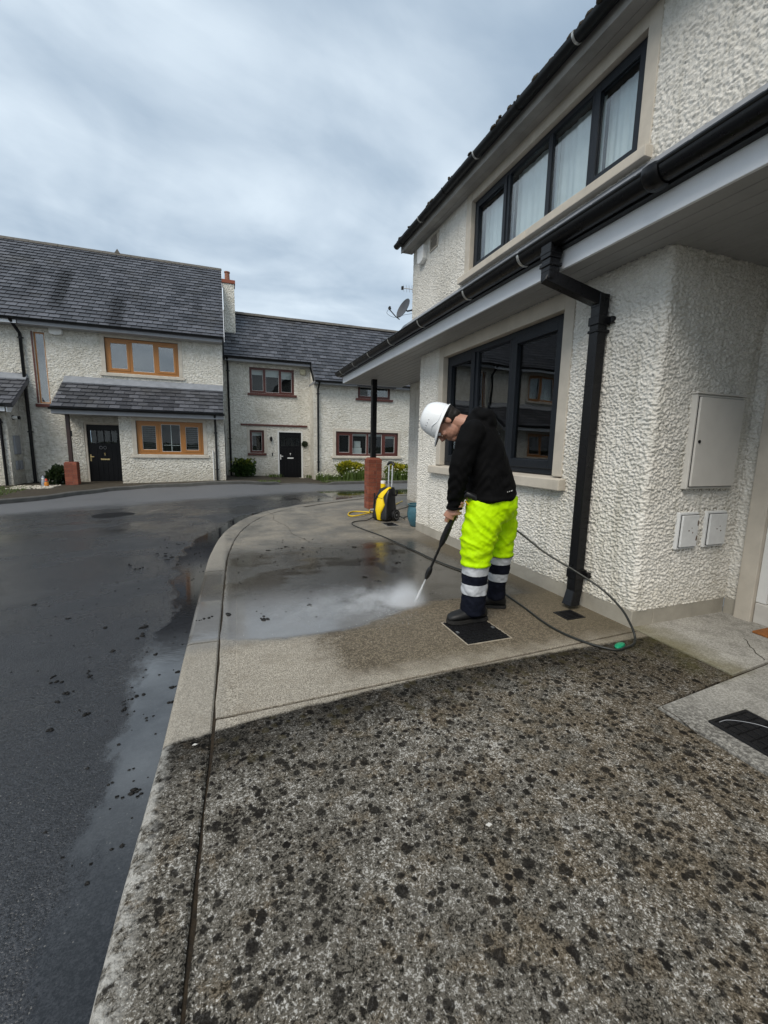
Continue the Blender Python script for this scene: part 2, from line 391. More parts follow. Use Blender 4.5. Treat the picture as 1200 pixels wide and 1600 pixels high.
def asphalt(name):
    m, t, b, nt = newmat(name)
    p = t.pos(); X, Y, Z = t.sep(p)
    n1 = t.noise(p, .55, 5, .6); n2 = t.noise(p, 3.2, 5, .6); gr = t.noise(p, 170, 3, .7)
    c = t.mix(t.ss(gr, .32, .68), (.008, .0085, .010), (.042, .044, .049))
    st = t.vor(p, 110); sr, sg, sb = t.sep(t.vor(p, 110, 'Color'))
    c = t.mix(t.mul(t.ss(st, .3, .15), t.ss(sr, .90, .97)), c, (.16, .155, .145))
    c = t.hsv(c, v=t.mul(t.lin(n2, .3, .7, .82, 1.15), t.lin(t.noise(p, 55, 4, .75), .36, .64, .62, 1.38)))
    dry = t.ss(t.add(t.sub(Y, t.mul(X, .3)), t.mul(t.sub(n1, .5), 4.0)), 10.6, 12.4)     # paler dry lane by the far kerb
    c = t.mix(dry, c, t.mix(gr, (.075, .077, .082), (.15, .152, .158)))
    # puddle along the near kerb and patches of standing water
    kx = t.pw(Y, [(-2, -.33), (.87, -.32), (1.75, -.285), (2.7, -.275), (4.15, -.25), (5.06, -.21), (6.15, -.07), (7.28, .26), (7.99, .68), (8.75, 1.5), (9.6, 2.9)])
    dk = t.sub(kx, X)
    wd = t.pw(Y, [(-2, .05), (.9, .09), (1.4, .16), (2.2, .22), (2.9, .24), (3.4, .2), (4.2, .28), (5.5, .38), (7, .3), (9.6, .5)])
    pud = t.ss(t.add(t.sub(dk, wd), t.mul(t.sub(t.noise(t.mp(p, scale=(1.6, .8, 1)), 5, 4, .6), .5), .34)), .05, -.06)
    pat = t.ss(t.add(n1, t.mul(t.sub(n2, .5), .35)), .56, .66)
    patn = t.mul(pat, t.ss(Y, 5.5, 7.5))
    fp = t.ss(nd(nt, 'ShaderNodeVectorMath', {'operation': 'LENGTH'}, i0=t.mp(p, loc=(-2.4*.62, -9.75*1.2, 0), scale=(.62, 1.2, 0))).outputs['Value'], .75, .45)
    fp = t.mul(fp, t.ss(n2, .38, .5))
    wetm = t.m('MAXIMUM', t.m('MAXIMUM', pud, t.mul(patn, .8)), fp)
    wetm = t.mul(wetm, t.inv(dry))
    sheen = t.ss(t.add(n1, t.mul(n2, .3)), .52, .74)
    rough = t.fmix(wetm, t.fmix(dry, t.lin(sheen, 0, 1, .38, .13), .6), .045)
    c = t.hsv(c, v=t.lin(wetm, 0, 1, 1.0, .6))
    c = t.mix(t.mul(pud, t.mul(t.mul(t.ss(Y, 3.1, 2.6), t.ss(Y, 1.0, 1.9)), t.lin(n2, .35, .65, .35, .85))), c, (.115, .125, .135))
    c = t.mix(t.mul(t.ss(t.noise(p, .9, 5, .65), .54, .68), .3), c, (.065, .068, .07))
    h = t.add(t.mul(gr, 1.0), t.add(t.mul(t.ss(st, .0, .5), .5), t.mul(t.noise(p, 60, 2, .6), .9)))
    rip = t.mul(t.noise(t.mp(p, scale=(1, 2.5, 1)), 22, 2, .5), .10)
    setb(nt, b, Base_Color=c, Roughness=rough, Normal=t.bump(rip, t.mul(wetm, .65), .005, t.bump(h, t.mul(t.inv(wetm), .65), .005)), Specular_IOR_Level=.55)
    return m

def roughcast(name, near):
    m, t, b, nt = newmat(name)
    p = t.pos(); X, Y, Z = t.sep(p)
    n1 = t.noise(p, 1.4, 4, .6); n2 = t.noise(p, 14 if near else 9, 5, .65); n3 = t.noise(p, 120 if near else 30, 3, .6)
    if near:
        c = t.mix(n2, (.64, .615, .555), (.82, .80, .755))
        c = t.mix(t.mul(t.ss(n1, .5, .72), .35), c, (.47, .445, .39))
        splash = t.mul(t.ss(t.add(Z, t.mul(t.sub(n2, .5), .35)), .42, .05), .40)
        c = t.mix(splash, c, (.50, .46, .37))
        c = t.mix(t.mul(t.ss(n3, .54, .68), .5), c, (.30, .275, .23))
        strk = t.mul(t.ss(t.noise(t.mp(p, scale=(7, 7, .7)), 1.6, 4, .6), .52, .70), .34)
        c = t.mix(strk, c, (.36, .34, .27))
        nrm = t.bump(t.noise(p, 130, 4, .65), .7, .006)
    else:
        c = t.mix(t.ss(n2, .3, .7), (.66, .63, .545), (.88, .855, .785))
        c = t.mix(t.mul(t.ss(t.noise(p, 15, 4, .72), .54, .66), .5), c, (.42, .39, .32))
        c = t.mix(t.mul(t.ss(n1, .48, .75), .5), c, (.46, .42, .33))
        low = t.mul(t.ss(t.add(Z, t.mul(t.sub(n1, .5), 1.2)), .65, -.25), .45)
        c = t.mix(low, c, (.40, .35, .26))
        lump = t.vor(t.mp(p, scale=(1, 1, 1.25)), 17, 'Distance', 'SMOOTH_F1')
        nrm = t.bump(t.add(t.mul(lump, -.8), t.mul(t.noise(p, 30, 4, .65), 1.1)), 1.0, .06)
    setb(nt, b, Base_Color=c, Roughness=.9, Specular_IOR_Level=.25, Normal=nrm)
    return m

def slate_mat(name):
    m, t, b, nt = newmat(name)
    p = t.pos()
    oi = nd(nt, 'ShaderNodeObjectInfo').outputs['Random']
    ge = nd(nt, 'ShaderNodeNewGeometry').outputs['Random Per Island']
    r = t.m('FRACT', t.add(t.mul(oi, 7.31), t.mul(ge, 5.17)))
    n1 = t.noise(p, .9, 4, .6); n2 = t.noise(p, 22, 4, .65)
    c = t.mix(r, (.036, .038, .045), (.102, .106, .122))
    c = t.hsv(c, v=t.lin(n2, .3, .7, .8, 1.2))
    c = t.mix(t.mul(t.ss(n1, .5, .75), .5), c, (.075, .072, .068))
    # algae streaks running down the slope below the ridge
    X, Y, Z = t.sep(p)
    sx = t.add(X, t.mul(t.sub(Z, 6.0), .08))
    def streak(x0, wdt, z0, z1):
        return t.mul(t.ss(t.m('ABSOLUTE', t.sub(t.add(sx, t.mul(t.sub(n2, .5), .35)), x0)), wdt, wdt*.25), t.mul(t.ss(Z, z0-.25, z0+.4), t.ss(Z, z1+.35, z1-.1)))
    s = t.m('MAXIMUM', t.m('MAXIMUM', streak(-5.05, .34, 5.3, 7.1), streak(-3.35, .34, 4.8, 6.1)), t.m('MAXIMUM', t.mul(streak(-5.9, .25, 5.4, 7.2), .5), t.mul(streak(-.85, .22, 5.8, 6.7), .5)))
    s = t.mul(s, t.ss(Y, 22.0, 21.5))
    c = t.mix(t.mul(t.ss(t.noise(t.mp(p, scale=(2.2, .5, .5)), 1.6, 4, .65), .48, .70), .3), c, (.042, .042, .047))
    c = t.mix(t.mul(t.ss(t.noise(t.mp(p, scale=(3, .6, .6)), 2.3, 4, .65), .58, .72), .28), c, (.125, .126, .135))
    c = t.mix(t.mul(s, .95), c, (.012, .0115, .013))
    lich = t.mul(t.ss(t.noise(p, 11, 4, .7), .66, .74), .6)
    c = t.mix(lich, c, (.2, .195, .18))
    setb(nt, b, Base_Color=c, Roughness=t.lin(n2, .3, .7, .33, .58), Normal=t.bump(t.noise(p, 60, 4, .6), .5, .006))
    return m

def brick_mat(name):
    m, t, b, nt = newmat(name)
    r = nd(nt, 'ShaderNodeObjectInfo').outputs['Random']; p = t.pos()
    c = t.mix(r, (.165, .042, .024), (.27, .082, .045))
    c = t.hsv(c, v=t.lin(t.noise(p, 40, 4, .6), .3, .7, .75, 1.2))
    setb(nt, b, Base_Color=c, Roughness=.8, Normal=t.bump(t.noise(p, 120, 3, .6), .5, .004)); return m

def wood_mat(name, a, c_):
    m, t, b, nt = newmat(name); p = t.pos()
    n = t.noise(t.mp(p, scale=(6, 6, 1.2)), 9, 5, .6, .6)
    setb(nt, b, Base_Color=t.mix(n, a, c_), Roughness=.42, Normal=t.bump(n, .3, .003)); return m

def glass_mat(name, r0=.06, tint=(.9, .94, .95)):
    m, t, b, nt = newmat(name); nt.nodes.remove(b)
    fc = nd(nt, 'ShaderNodeLayerWeight', Blend=.5).outputs['Facing']
    fr = t.add(t.mul(t.m('POWER', fc, 4.5), 1-r0), r0)
    gl = nd(nt, 'ShaderNodeBsdfGlossy', Color=(1, 1, 1), Roughness=.012, Normal=t.bump(t.noise(t.pos(), 1.3, 2, .5), .10, .02)).outputs[0]
    tr = nd(nt, 'ShaderNodeBsdfTransparent', Color=tint).outputs[0]
    mx = nd(nt, 'ShaderNodeMixShader', i0=fr, i1=tr, i2=gl).outputs[0]
    nt.links.new(mx, nt.nodes['Material Output'].inputs['Surface']); return m

def leaf_mat(name, a, c_, tr=.35):
    m, t, b, nt = newmat(name)
    r = nd(nt, 'ShaderNodeNewGeometry').outputs['Random Per Island']
    c = t.mix(r, a, c_); setb(nt, b, Base_Color=c, Roughness=.45)
    tl = nd(nt, 'ShaderNodeBsdfTranslucent', Color=t.hsv(c, v=1.5)).outputs[0]
    mx = nd(nt, 'ShaderNodeMixShader', i0=tr, i1=b.outputs[0], i2=tl).outputs[0]
    nt.links.new(mx, nt.nodes['Material Output'].inputs['Surface']); return m

def fabric(name, col, var=.15, rough=.85, fold=.006, sheen=0.0, scale=26):
    m, t, b, nt = newmat(name); p = t.objc()
    n = t.noise(p, scale, 4, .55); wv = t.noise(p, 420, 2, .6)
    setb(nt, b, Base_Color=t.hsv(t.mix(0., col, col), v=t.lin(n, .3, .7, 1-var, 1+var)), Roughness=rough, Sheen_Weight=sheen, Specular_IOR_Level=.12,
         Normal=t.bump(t.add(t.mul(n, 1.0), t.mul(wv, .06)), .5, fold)); return m

APRON = apron_concrete('apron_concrete'); PORCH = porch_concrete('porch_concrete'); PATCH = porch_concrete('patch_concrete', .88)
ROAD = asphalt('wet_asphalt'); RC_NEAR = roughcast('near_roughcast', True); RC_FAR = roughcast('far_roughcast', False)
SLATE = slate_mat('slate'); BRICK = brick_mat('red_brick')
MORTAR = simple('mortar', (.2, .12, .09), .9)
STONE = simple('window_stone', (.52, .475, .405), .8, .14, 5, bump=.002, bscale=90)
PLINTH = simple('plinth_render', (.34, .315, .265), .85, .22, 4, bump=.003, bscale=60)
BLACKP = simple('black_pvc', (.006, .006, .007), .30, .1, 5, spec=.3, rvar=.04)
GUTTER = simple('weathered_black_gutter', (.010, .011, .012), .42, .5, 7, spec=.3, rvar=.08)
ANTH = simple('anthracite_frame', (.011, .014, .019), .42, .12, 8, spec=.3)
WHITEP = simple('white_fascia', (.80, .82, .85), .4, .07, 3, bump=.0006, bscale=25)
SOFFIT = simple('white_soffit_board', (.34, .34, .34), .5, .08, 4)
CABW = simple('white_cabinet', (.60, .58, .54), .45, .06, 6)
CABP = simple('flaking_white_paint', (.68, .69, .69), .6, .10, 14, bump=.001, bscale=60)
RUST = simple('rusty_edge', (.10, .06, .04), .85, .4, 40)
METAL = simple('galvanised_metal', (.42, .43, .44), .42, .15, 20, metal=.8)
CLIP = simple('gutter_clip_metal', (.5, .5, .48), .35, .2, 30, metal=.6)
GREYP = simple('grey_fascia', (.26, .27, .29), .5, .1, 4)
LEAD = simple('lead_flashing', (.22, .235, .26), .45, .18, 6)
RIDGE = simple('ridge_tile', (.10, .092, .08), .8, .4, 9, bump=.01, bscale=14)
ORANGE = wood_mat('golden_oak_frame', (.27, .105, .020), (.47, .20, .045))
BROWNW = wood_mat('mahogany_frame', (.060, .014, .010), (.115, .030, .020))
DARKW = wood_mat('dark_brown_post', (.022, .010, .008), (.045, .02, .015))
BLACKD = simple('black_door', (.005, .005, .006), .4, .2, 6, spec=.2)
WHITED = simple('white_door_frame', (.72, .72, .70), .45, .06, 5)
BRASS = simple('brass', (.55, .42, .2), .3, .1, 30, metal=.8)
CHIMP = simple('weathered_pot', (.26, .115, .075), .85, .25, 12); GLASSU = glass_mat('sky_lit_glass', .15, (.7, .73, .75)); GLASS = glass_mat('window_glass', .075); GLASSL = glass_mat('porch_window_glass', .02, (.85, .88, .88)); GLASSD = glass_mat('dark_window_glass', .07, (.6, .63, .65))
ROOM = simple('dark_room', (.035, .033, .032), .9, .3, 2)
CURT = fabric('net_curtain', (.80, .83, .83), .04, .9, .0, scale=8)
BLIND = simple('roller_blind', (.66, .66, .64), .8, .05, 3)
TERRA = simple('terracotta', (.33, .12, .07), .8, .2, 12)
CAST = simple('cast_iron', (.008, .008, .009), .5, .35, 30, bump=.001, bscale=160, spec=.3)
MUD = simple('wet_mud', (.009, .008, .007), .6, .4, 60, bump=.004, bscale=90, spec=.2)
MOSS = simple('joint_dirt_moss', (.022, .014, .006), .9, .7, 26, bump=.01, bscale=90)
KERBF = simple('dark_kerb', (.085, .082, .075), .75, .3, 5, bump=.004, bscale=60)
EARTH = simple('garden_earth', (.045, .036, .024), .95, .4, 5, bump=.02, bscale=30)
GRASSG = simple('ground_grass', (.045, .06, .02), .95, .4, 2, bump=.02, bscale=20)
LAWN = leaf_mat('grass_blade', (.05, .085, .014), (.13, .19, .04))
LEAFD = leaf_mat('dark_leaf', (.010, .022, .008), (.035, .055, .018))
LEAFG = leaf_mat('green_leaf', (.018, .045, .010), (.075, .13, .030))
LEAFY = leaf_mat('golden_leaf', (.22, .22, .012), (.50, .44, .03))
LEAFM = leaf_mat('variegated_leaf', (.05, .09, .015), (.24, .26, .03))
PETAL = leaf_mat('white_petal', (.55, .56, .48), (.75, .75, .62))
STEM = simple('stem', (.06, .045, .03), .9)
YEL = simple('yellow_plastic', (.82, .58, .004), .30, .05, 10)
BLK = simple('black_plastic', (.012, .012, .013), .38, .2, 12)
GREYW = simple('grey_wheel', (.20, .20, .205), .45, .15, 20)
ALU = simple('aluminium_tube', (.72, .73, .74), .25, .08, 20, metal=.7)
WHTP = simple('white_plastic', (.76, .76, .74), .4, .05, 12)
YHOSE = simple('yellow_hose', (.62, .42, .01), .4, .1, 20)
BHOSE = simple('black_hose', (.022, .024, .022), .42, .2, 20)
GREENP = simple('green_plastic', (.01, .26, .13), .35, .12, 20)
POTB = simple('blue_glaze', (.045, .125, .16), .22, .25, 14)
MATB = simple('coir_mat', (.30, .115, .032), .95, .4, 50, bump=.008, bscale=260)
DISHG = simple('dish_grey', (.065, .068, .076), .45, .08, 9)
SKIN = simple('skin', (.42, .22, .155), .48, .10, 24, obj=True)
HAIR = simple('dark_hair', (.012, .009, .007), .6, .4, 120, bump=.004, bscale=220, obj=True)
JACK = fabric('black_softshell', (.0026, .0026, .003), .2, .85, .004)
HIVIS = fabric('hi_vis_yellow', (.48, .80, .0), .05, .62, .003, scale=18)
def splash_cloth(m):
    nt = m.node_tree; t = NT(nt); b = nt.nodes['Principled BSDF']; src = b.inputs['Base Color'].links[0].from_socket; p = t.pos(); X, Y, Z = t.sep(p)
    sp = t.mul(t.ss(t.noise(p, 70, 4, .7), .60, .70), t.ss(Z, .75, .42)); gr = t.mul(t.ss(t.noise(p, 9, 5, .7), .50, .72), .22)
    nt.links.new(t.mix(t.m('MAXIMUM', t.mul(sp, .55), gr), src, (.20, .23, .03)), b.inputs['Base Color'])
splash_cloth(HIVIS)
NAVY = fabric('navy_cloth', (.0055, .007, .014), .2, .8, .003)
TAPE = simple('reflective_tape', (.50, .52, .55), .38, .10, 30, bump=.001, bscale=300, obj=True)
BOOT = simple('boot_leather', (.010, .010, .010), .5, .3, 40, bump=.003, bscale=90, obj=True)
SOLE = simple('boot_sole', (.016, .015, .014), .75, .3, 40, obj=True)
HELM = simple('white_helmet', (.78, .80, .82), .28, .03, 20, obj=True)
# ------------------------------------------------------------------ ground, road, kerbs, apron
ctrl = [(-.35, -3, -.055), (-.3, 1, -.05), (-.27, 3, -.055), (-.2, 5, -.06), (.26, 7.3, -.065), (1.5, 8.8, -.07), (3, 9.7, -.08), (7, 10.3, -.1),
        (-3, 0, -.06), (-3, 5, -.09), (-9, 0, -.12), (-9, 8, -.28),
        (-5.03, 12.26, -.30), (-4.45, 12.73, -.30), (-3.67, 13.9, -.27), (-3.02, 14.54, -.24), (-2.02, 14.76, -.20), (-.05, 15.04, -.15),
        (1.91, 15.64, -.23), (4.2, 16.09, -.30), (7.17, 16.38, -.31), (12, 17, -.33), (-12, 11.5, -.32)]
ctrl = np.array(ctrl)
def zroad(x, y):
    d2 = (ctrl[:, 0]-x)**2 + (ctrl[:, 1]-y)**2 + .02
    wgt = d2**-1.6
    return float((wgt*ctrl[:, 2]).sum()/wgt.sum())

g = MB(); g.add([(-900, -900, -.75), (900, -900, -.75), (900, 900, -.75), (-900, 900, -.75)], [(0, 1, 2, 3)])
tag(part('ground', g, GRASSG, recalc=False), kind='structure')

xs = np.concatenate([np.arange(-26, -6, 1.), np.arange(-6, 8, .35), np.arange(8, 30, 1.)]); ys = np.concatenate([np.arange(-14, 0, 1.), np.arange(0, 19, .35), [19, 21]])
V = [(x, y, zroad(x, y)) for y in ys for x in xs]; nx = len(xs)
F = [(j*nx+i, j*nx+i+1, (j+1)*nx+i+1, (j+1)*nx+i) for j in range(len(ys)-1) for i in range(nx-1)]
tag(npart('road', V, F, ROAD), kind='structure')

KO = [(-.36, -4), (-.335, -2), (-.325, -.5), (-.32, .87), (-.29, 1.75), (-.275, 2.7), (-.25, 4.0), (-.21, 5.06), (-.07, 6.2), (.24, 7.25), (.72, 8.02), (1.5, 8.75), (2.9, 9.6), (4.6, 10.1), (7, 10.35), (12, 10.5)]
kc = catmull([(x, y, 0) for x, y in KO], 14)
arc = [0.0]
for i in range(1, len(kc)): arc.append(arc[-1] + (kc[i]-kc[i-1]).length)
def kpt(s, d, z=0.0):
    s = min(max(s, 0), arc[-1]-1e-4)
    i = int(np.searchsorted(arc, s, 'right')) - 1
    t = (s-arc[i])/(arc[i+1]-arc[i]); p = kc[i].lerp(kc[i+1], t)
    a = (kc[min(i+1, len(kc)-1)]-kc[max(i-1, 0)]).normalized(); b = (kc[min(i+2, len(kc)-1)]-kc[i]).normalized()
    tg = a.lerp(b, t).normalized()
    return Vector((p.x + tg.y*d, p.y - tg.x*d, z))
def s_at_y(y):
    i = next(k for k in range(len(kc)) if kc[k].y >= y); return arc[i-1] + (y-kc[i-1].y)/(kc[i].y-kc[i-1].y)*(arc[i]-arc[i-1])
def kw(s): y = kpt(s, 0).y; return .185 + .05*min(max((y-4.5)/2.5, 0), 1)
kerb = tag(bpy.data.objects.new('kerb', None), kind='structure'); COL.objects.link(kerb)
cuts = [s_at_y(y) for y in (-3.8, -2.88, -1.96, -1.04, -.12, .8)] + [s_at_y(1.74), s_at_y(2.66), s_at_y(3.4), s_at_y(4.22), s_at_y(5.06), s_at_y(5.9)]
while cuts[-1] < arc[-1]-1.0: cuts.append(cuts[-1]+.92)
for k in range(len(cuts)-1):
    a, b = cuts[k]+.004, cuts[k+1]-.004; rings = []; dzk = random.uniform(-.003, .003)
    for q in range(7):
        s = a+(b-a)*q/6; wd = kw(s)
        prof = [(0, -.25), (0, -.022), (.006, -.009), (.018, -.002), (.035, 0), (wd-.008, 0), (wd-.001, -.006), (wd, -.25)]
        e = .004 if q in (0, 6) else 0
        rings.append([kpt(s, d, z+dzk-(e if z > -.1 else 0)) for d, z in prof])
    mb = MB(); mb.loft(rings); part('kerb_stone', mb, APRON, kerb, smooth=35)
# dirt in the open joint behind the kerb
mb = MB(); n = 90; L = []
for q in range(n):
    s = arc[-1]*q/(n-1); L.append((kpt(s, kw(s)-.01, -.013), kpt(s, kw(s)+.03, -.013)))
mb.add([p for l in L for p in l], [(2*i, 2*i+1, 2*i+3, 2*i+2) for i in range(n-1)])
tag(part('joint_dirt', mb, MOSS, kerb, recalc=False), kind='stuff')

apron = tag(bpy.data.objects.new('concrete_apron', None), kind='structure'); COL.objects.link(apron)
def jy(x, o=0): return 1.862 + (x+.1)*.0345 + o
def margin(y0, y1, z=-.003):
    s0, s1 = s_at_y(y0), s_at_y(y1); n = max(6, int((s1-s0)/.12)); rings = []
    for q in range(n+1):
        s = s0+(s1-s0)*q/n; wd = kw(s); jit = .003*math.sin(s*9.1)+.0025*math.sin(s*23)+random.uniform(-.002, .002)
        rings.append([kpt(s, wd+.010+jit, -.2), kpt(s, wd+.010+jit, z-.004), kpt(s, wd+.015+jit, z), kpt(s, wd+.104, z), kpt(s, wd+.104, -.2)])
    mb = MB(); mb.loft(rings); part('slab_margin', mb, APRON, apron)
margin(-3.8, 1.849); margin(1.868, 5.10); margin(5.108, 8.5)
def edge(y0, y1, d=.101, step=.15):
    s0, s1 = s_at_y(y0), s_at_y(y1); n = max(2, int((s1-s0)/step))
    return [kpt(s0+(s1-s0)*q/n, kw(s0+(s1-s0)*q/n)+d) for q in range(n+1)]
def slab(poly, name='slab', mat=None, z1=0.0, bev=.004):
    mb = MB(); mb.prism([(p[0], p[1]) for p in poly], -.2, z1); return part(name, mb, mat or APRON, apron, bevel=bev)
e = edge(-3.8, 1.849); slab([*e, (2.56, jy(2.56, -.012)), (2.545, 1.352), (1.868, 1.288), (1.868, -3.8)])
e = edge(1.868, 5.10); slab([*e, (2.75, 5.10), (2.75, jy(2.75, .006))])
e = edge(5.108, 10.2); slab([*e, (12, 10.2), (12, 5.108)])
slab([(2.556, 1.36), (2.57, 2.06), (3.62, 2.06), (3.62, -3.8), (2.95, -3.8), (2.95, 1.392)], 'porch_slab', PORCH, .006)
slab([(1.878, 1.28), (2.545, 1.342), (2.942, 1.38), (2.942, -3.8), (1.878, -3.8)], 'patch_slab', PATCH, .003)
mb = MB(); mb.box(-.13, 2.6, 1.80, 2.02, -.15, -.011); mb.box(1.84, 2.97, -3.8, 1.42, -.15, -.009)
tag(part('joint_dirt', mb, MOSS, apron), kind='stuff')
# hairline cracks with dirt as slim raised ribbons of grime
mb = MB()
for pts in ([(.62, 7.9), (.70, 7.3), (.66, 6.9), (.78, 6.3), (.80, 5.7), (.95, 5.12)], [(1.9, 1.279), (1.86, 1.1)], [(2.9, 1.40), (3.0, 1.52), (3.12, 1.63)], [(2.4, 1.33), (2.2, 1.318), (2.0, 1.30)]):
    pp = catmull([(x, y, .0045 if x < 2.5 else .0085) for x, y in pts], 6)
    pp = [p + Vector((random.uniform(-.008, .008), random.uniform(-.008, .008), 0)) for p in pp]
    for a, b in zip(pp[:-1], pp[1:]):
        d = (b-a).normalized(); nn = Vector((d.y, -d.x, 0))*random.uniform(.0012, .0028)
        mb.add([a-nn, a+nn, b+nn, b-nn], [(0, 1, 2, 3)])
tag(part('crack_dirt', mb, MOSS, apron, recalc=False), kind='stuff')

# far kerb and the strip of garden between it and the houses
FK = [(-14, 9.6), (-9, 10.3), (-6.2, 11.3), (-5.03, 12.26), (-4.45, 12.85), (-3.67, 13.9), (-3.02, 14.5), (-2.02, 14.82), (-.05, 15.06), (1.0, 15.3), (1.95, 15.68), (4.2, 16.09), (7.17, 16.38), (14, 16.9)]
fk = catmull([(x, y, 0) for x, y in FK], 8)
rings = []
for i, p in enumerate(fk):
    tg = (fk[min(i+1, len(fk)-1)]-fk[max(i-1, 0)]).normalized(); nn = Vector((-tg.y, tg.x, 0)); z = zroad(p.x, p.y)
    up = .11 if not (1.7 < p.x < 3.6) else .035
    rings.append([p+nn*d+Vector((0, 0, z+h)) for d, h in ((0, -.3), (0, up-.02), (.02, up), (.13, up), (.13, -.3))])
mb = MB(); mb.loft(rings); tag(part('far_kerb', mb, KERBF, smooth=30), kind='structure')
V = []; F = []
for i, p in enumerate(fk):
    tg = (fk[min(i+1, len(fk)-1)]-fk[max(i-1, 0)]).normalized(); nn = Vector((-tg.y, tg.x, 0)); q = p+nn*.10
    up = .085 if not (1.7 < p.x < 3.6) else .028
    for k in range(8):
        y = q.y + (26-q.y)*(k/7)**2; V.append((q.x, y, zroad(q.x, min(y, 17.2))+up))
for i in range(len(fk)-1):
    for k in range(7): F.append((i*8+k, (i+1)*8+k, (i+1)*8+k+1, i*8+k+1))
tag(npart('verge', V, F, EARTH), kind='structure')
def zv(x, y): return zroad(x, min(y, 17.2)) + .085

# ------------------------------------------------------------------ building kit
def MY(y):  return lambda u, v, d: (u, y+d, v)       # wall facing -y
def MX(x):  return lambda u, v, d: (x+d, u, v)       # wall facing -x
def wall_open(mb, M, u0, u1, v0, v1, opens, rev=.14, thick=.25):
    us = sorted({u0, u1, *[o[0] for o in opens], *[o[1] for o in opens]}); vs_ = sorted({v0, v1, *[o[2] for o in opens], *[o[3] for o in opens]})
    for a, b in zip(us[:-1], us[1:]):
        for c, e in zip(vs_[:-1], vs_[1:]):
            if any(o[0] < (a+b)/2 < o[1] and o[2] < (c+e)/2 < o[3] for o in opens): continue
            mb.add([M(a, c, 0), M(b, c, 0), M(b, e, 0), M(a, e, 0)], [(0, 1, 2, 3)])
    for a, b, c, e in opens:
        mb.add([M(a, c, 0), M(a, c, rev), M(a, e, rev), M(a, e, 0)], [(0, 1, 2, 3)]); mb.add([M(b, c, 0), M(b, c, rev), M(b, e, rev), M(b, e, 0)], [(3, 2, 1, 0)])
        mb.add([M(a, e, 0), M(a, e, rev), M(b, e, rev), M(b, e, 0)], [(0, 1, 2, 3)]); mb.add([M(a, c, 0), M(a, c, rev), M(b, c, rev), M(b, c, 0)], [(3, 2, 1, 0)])
    return mb
def ring(mb, M, u0, u1, v0, v1, t, d0, d1):
    mb.mbox(M, u0, u0+t, v0, v1, d0, d1); mb.mbox(M, u1-t, u1, v0, v1, d0, d1)
    mb.mbox(M, u0+t, u1-t, v0, v0+t, d0, d1); mb.mbox(M, u0+t, u1-t, v1-t, v1, d0, d1)
def window(parent, M, cols, v0, v1, mat, fw=.055, d=.05, dep=.07, sash=(), glass=None, blind=None, curtain=False, room=.7, label=None, sw=.05, extra=None):
    """frame with mullions; a sash, a pane and what hangs behind it for every light"""
    u0, u1 = cols[0], cols[-1]; mb = MB()
    ring(mb, M, u0, u1, v0, v1, fw, d, d+dep)
    for c in cols[1:-1]: mb.mbox(M, c-fw*.55, c+fw*.55, v0+fw, v1-fw, d+.001, d+dep-.001)
    wo = part('window', mb, mat, parent, bevel=.004)
    if label: wo['label'] = label
    for k in range(len(cols)-1):
        a = cols[k]+(fw if k == 0 else fw*.55); b = cols[k+1]-(fw if k == len(cols)-2 else fw*.55); c, e = v0+fw, v1-fw
        if k in sash:
            mb = MB(); ring(mb, M, a-.012, b+.012, c-.012, e+.012, sw+.012, d-.014, d+.035)
            part('sash', mb, mat, wo, bevel=.004); a += sw; b -= sw; c += sw; e -= sw
        mb = MB(); ring(mb, M, a, b, c, e, .009, d+.012, d+.03); part('glazing_bead', mb, WHTP if mat is not ANTH else ANTH, wo)
        mb = MB(); mb.mbox(M, a, b, c, e, d+.022, d+.028); part('pane', mb, glass or GLASS, wo)
        if blind and blind[k % len(blind)] > 0:
            h = (e-c)*blind[k % len(blind)]; mb = MB(); mb.mbox(M, a-.01, b+.01, e-h, e+.01, d+.10, d+.105); part('roller_blind', mb, BLIND, wo)
        if curtain:
            mb = MB(); nn = 44; V0 = []
            for i in range(nn+1):
                u = a-.03+(b-a+.06)*i/nn; w_ = .007*math.sin(i*.9+k)+.008*math.sin(i*.37+2*k)
                V0 += [M(u, c-.05, d+.15+w_), M(u, e+.03, d+.15+w_*.7)]
            mb.add(V0, [(2*i, 2*i+2, 2*i+3, 2*i+1) for i in range(nn)]); part('curtain', mb, CURT, wo, smooth=80, recalc=False)
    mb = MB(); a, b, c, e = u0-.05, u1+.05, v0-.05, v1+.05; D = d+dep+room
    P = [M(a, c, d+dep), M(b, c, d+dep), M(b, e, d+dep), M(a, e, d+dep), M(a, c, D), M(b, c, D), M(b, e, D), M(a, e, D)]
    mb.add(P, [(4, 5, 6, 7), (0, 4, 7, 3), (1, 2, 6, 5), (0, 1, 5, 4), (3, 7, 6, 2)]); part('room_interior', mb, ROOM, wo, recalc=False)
    return wo
def surround(parent, M, u0, u1, v0, v1, t, proud, mat=None, sill=True, sillw=.06, sillh=.11, sillp=.07):
    mat = mat or STONE; mb = MB(); mb.mbox(M, u0-t, u0, v0, v1+t, -proud, .13); mb.mbox(M, u1, u1+t, v0, v1+t, -proud, .13); mb.mbox(M, u0, u1, v1, v1+t, -proud, .13)
    s = part('window_surround', mb, mat, parent, bevel=.005)
    if sill:
        mb = MB(); c0 = (v0, v0-sillh); mb.ext([(-sillp, v0-sillh), (-sillp, v0-.022), (.13, v0), (.13, v0-sillh)], lambda a, b, d: M(d, b, a), u0-t-sillw, u1+t+sillw)
        part('window_sill', mb, mat, parent, bevel=.006)
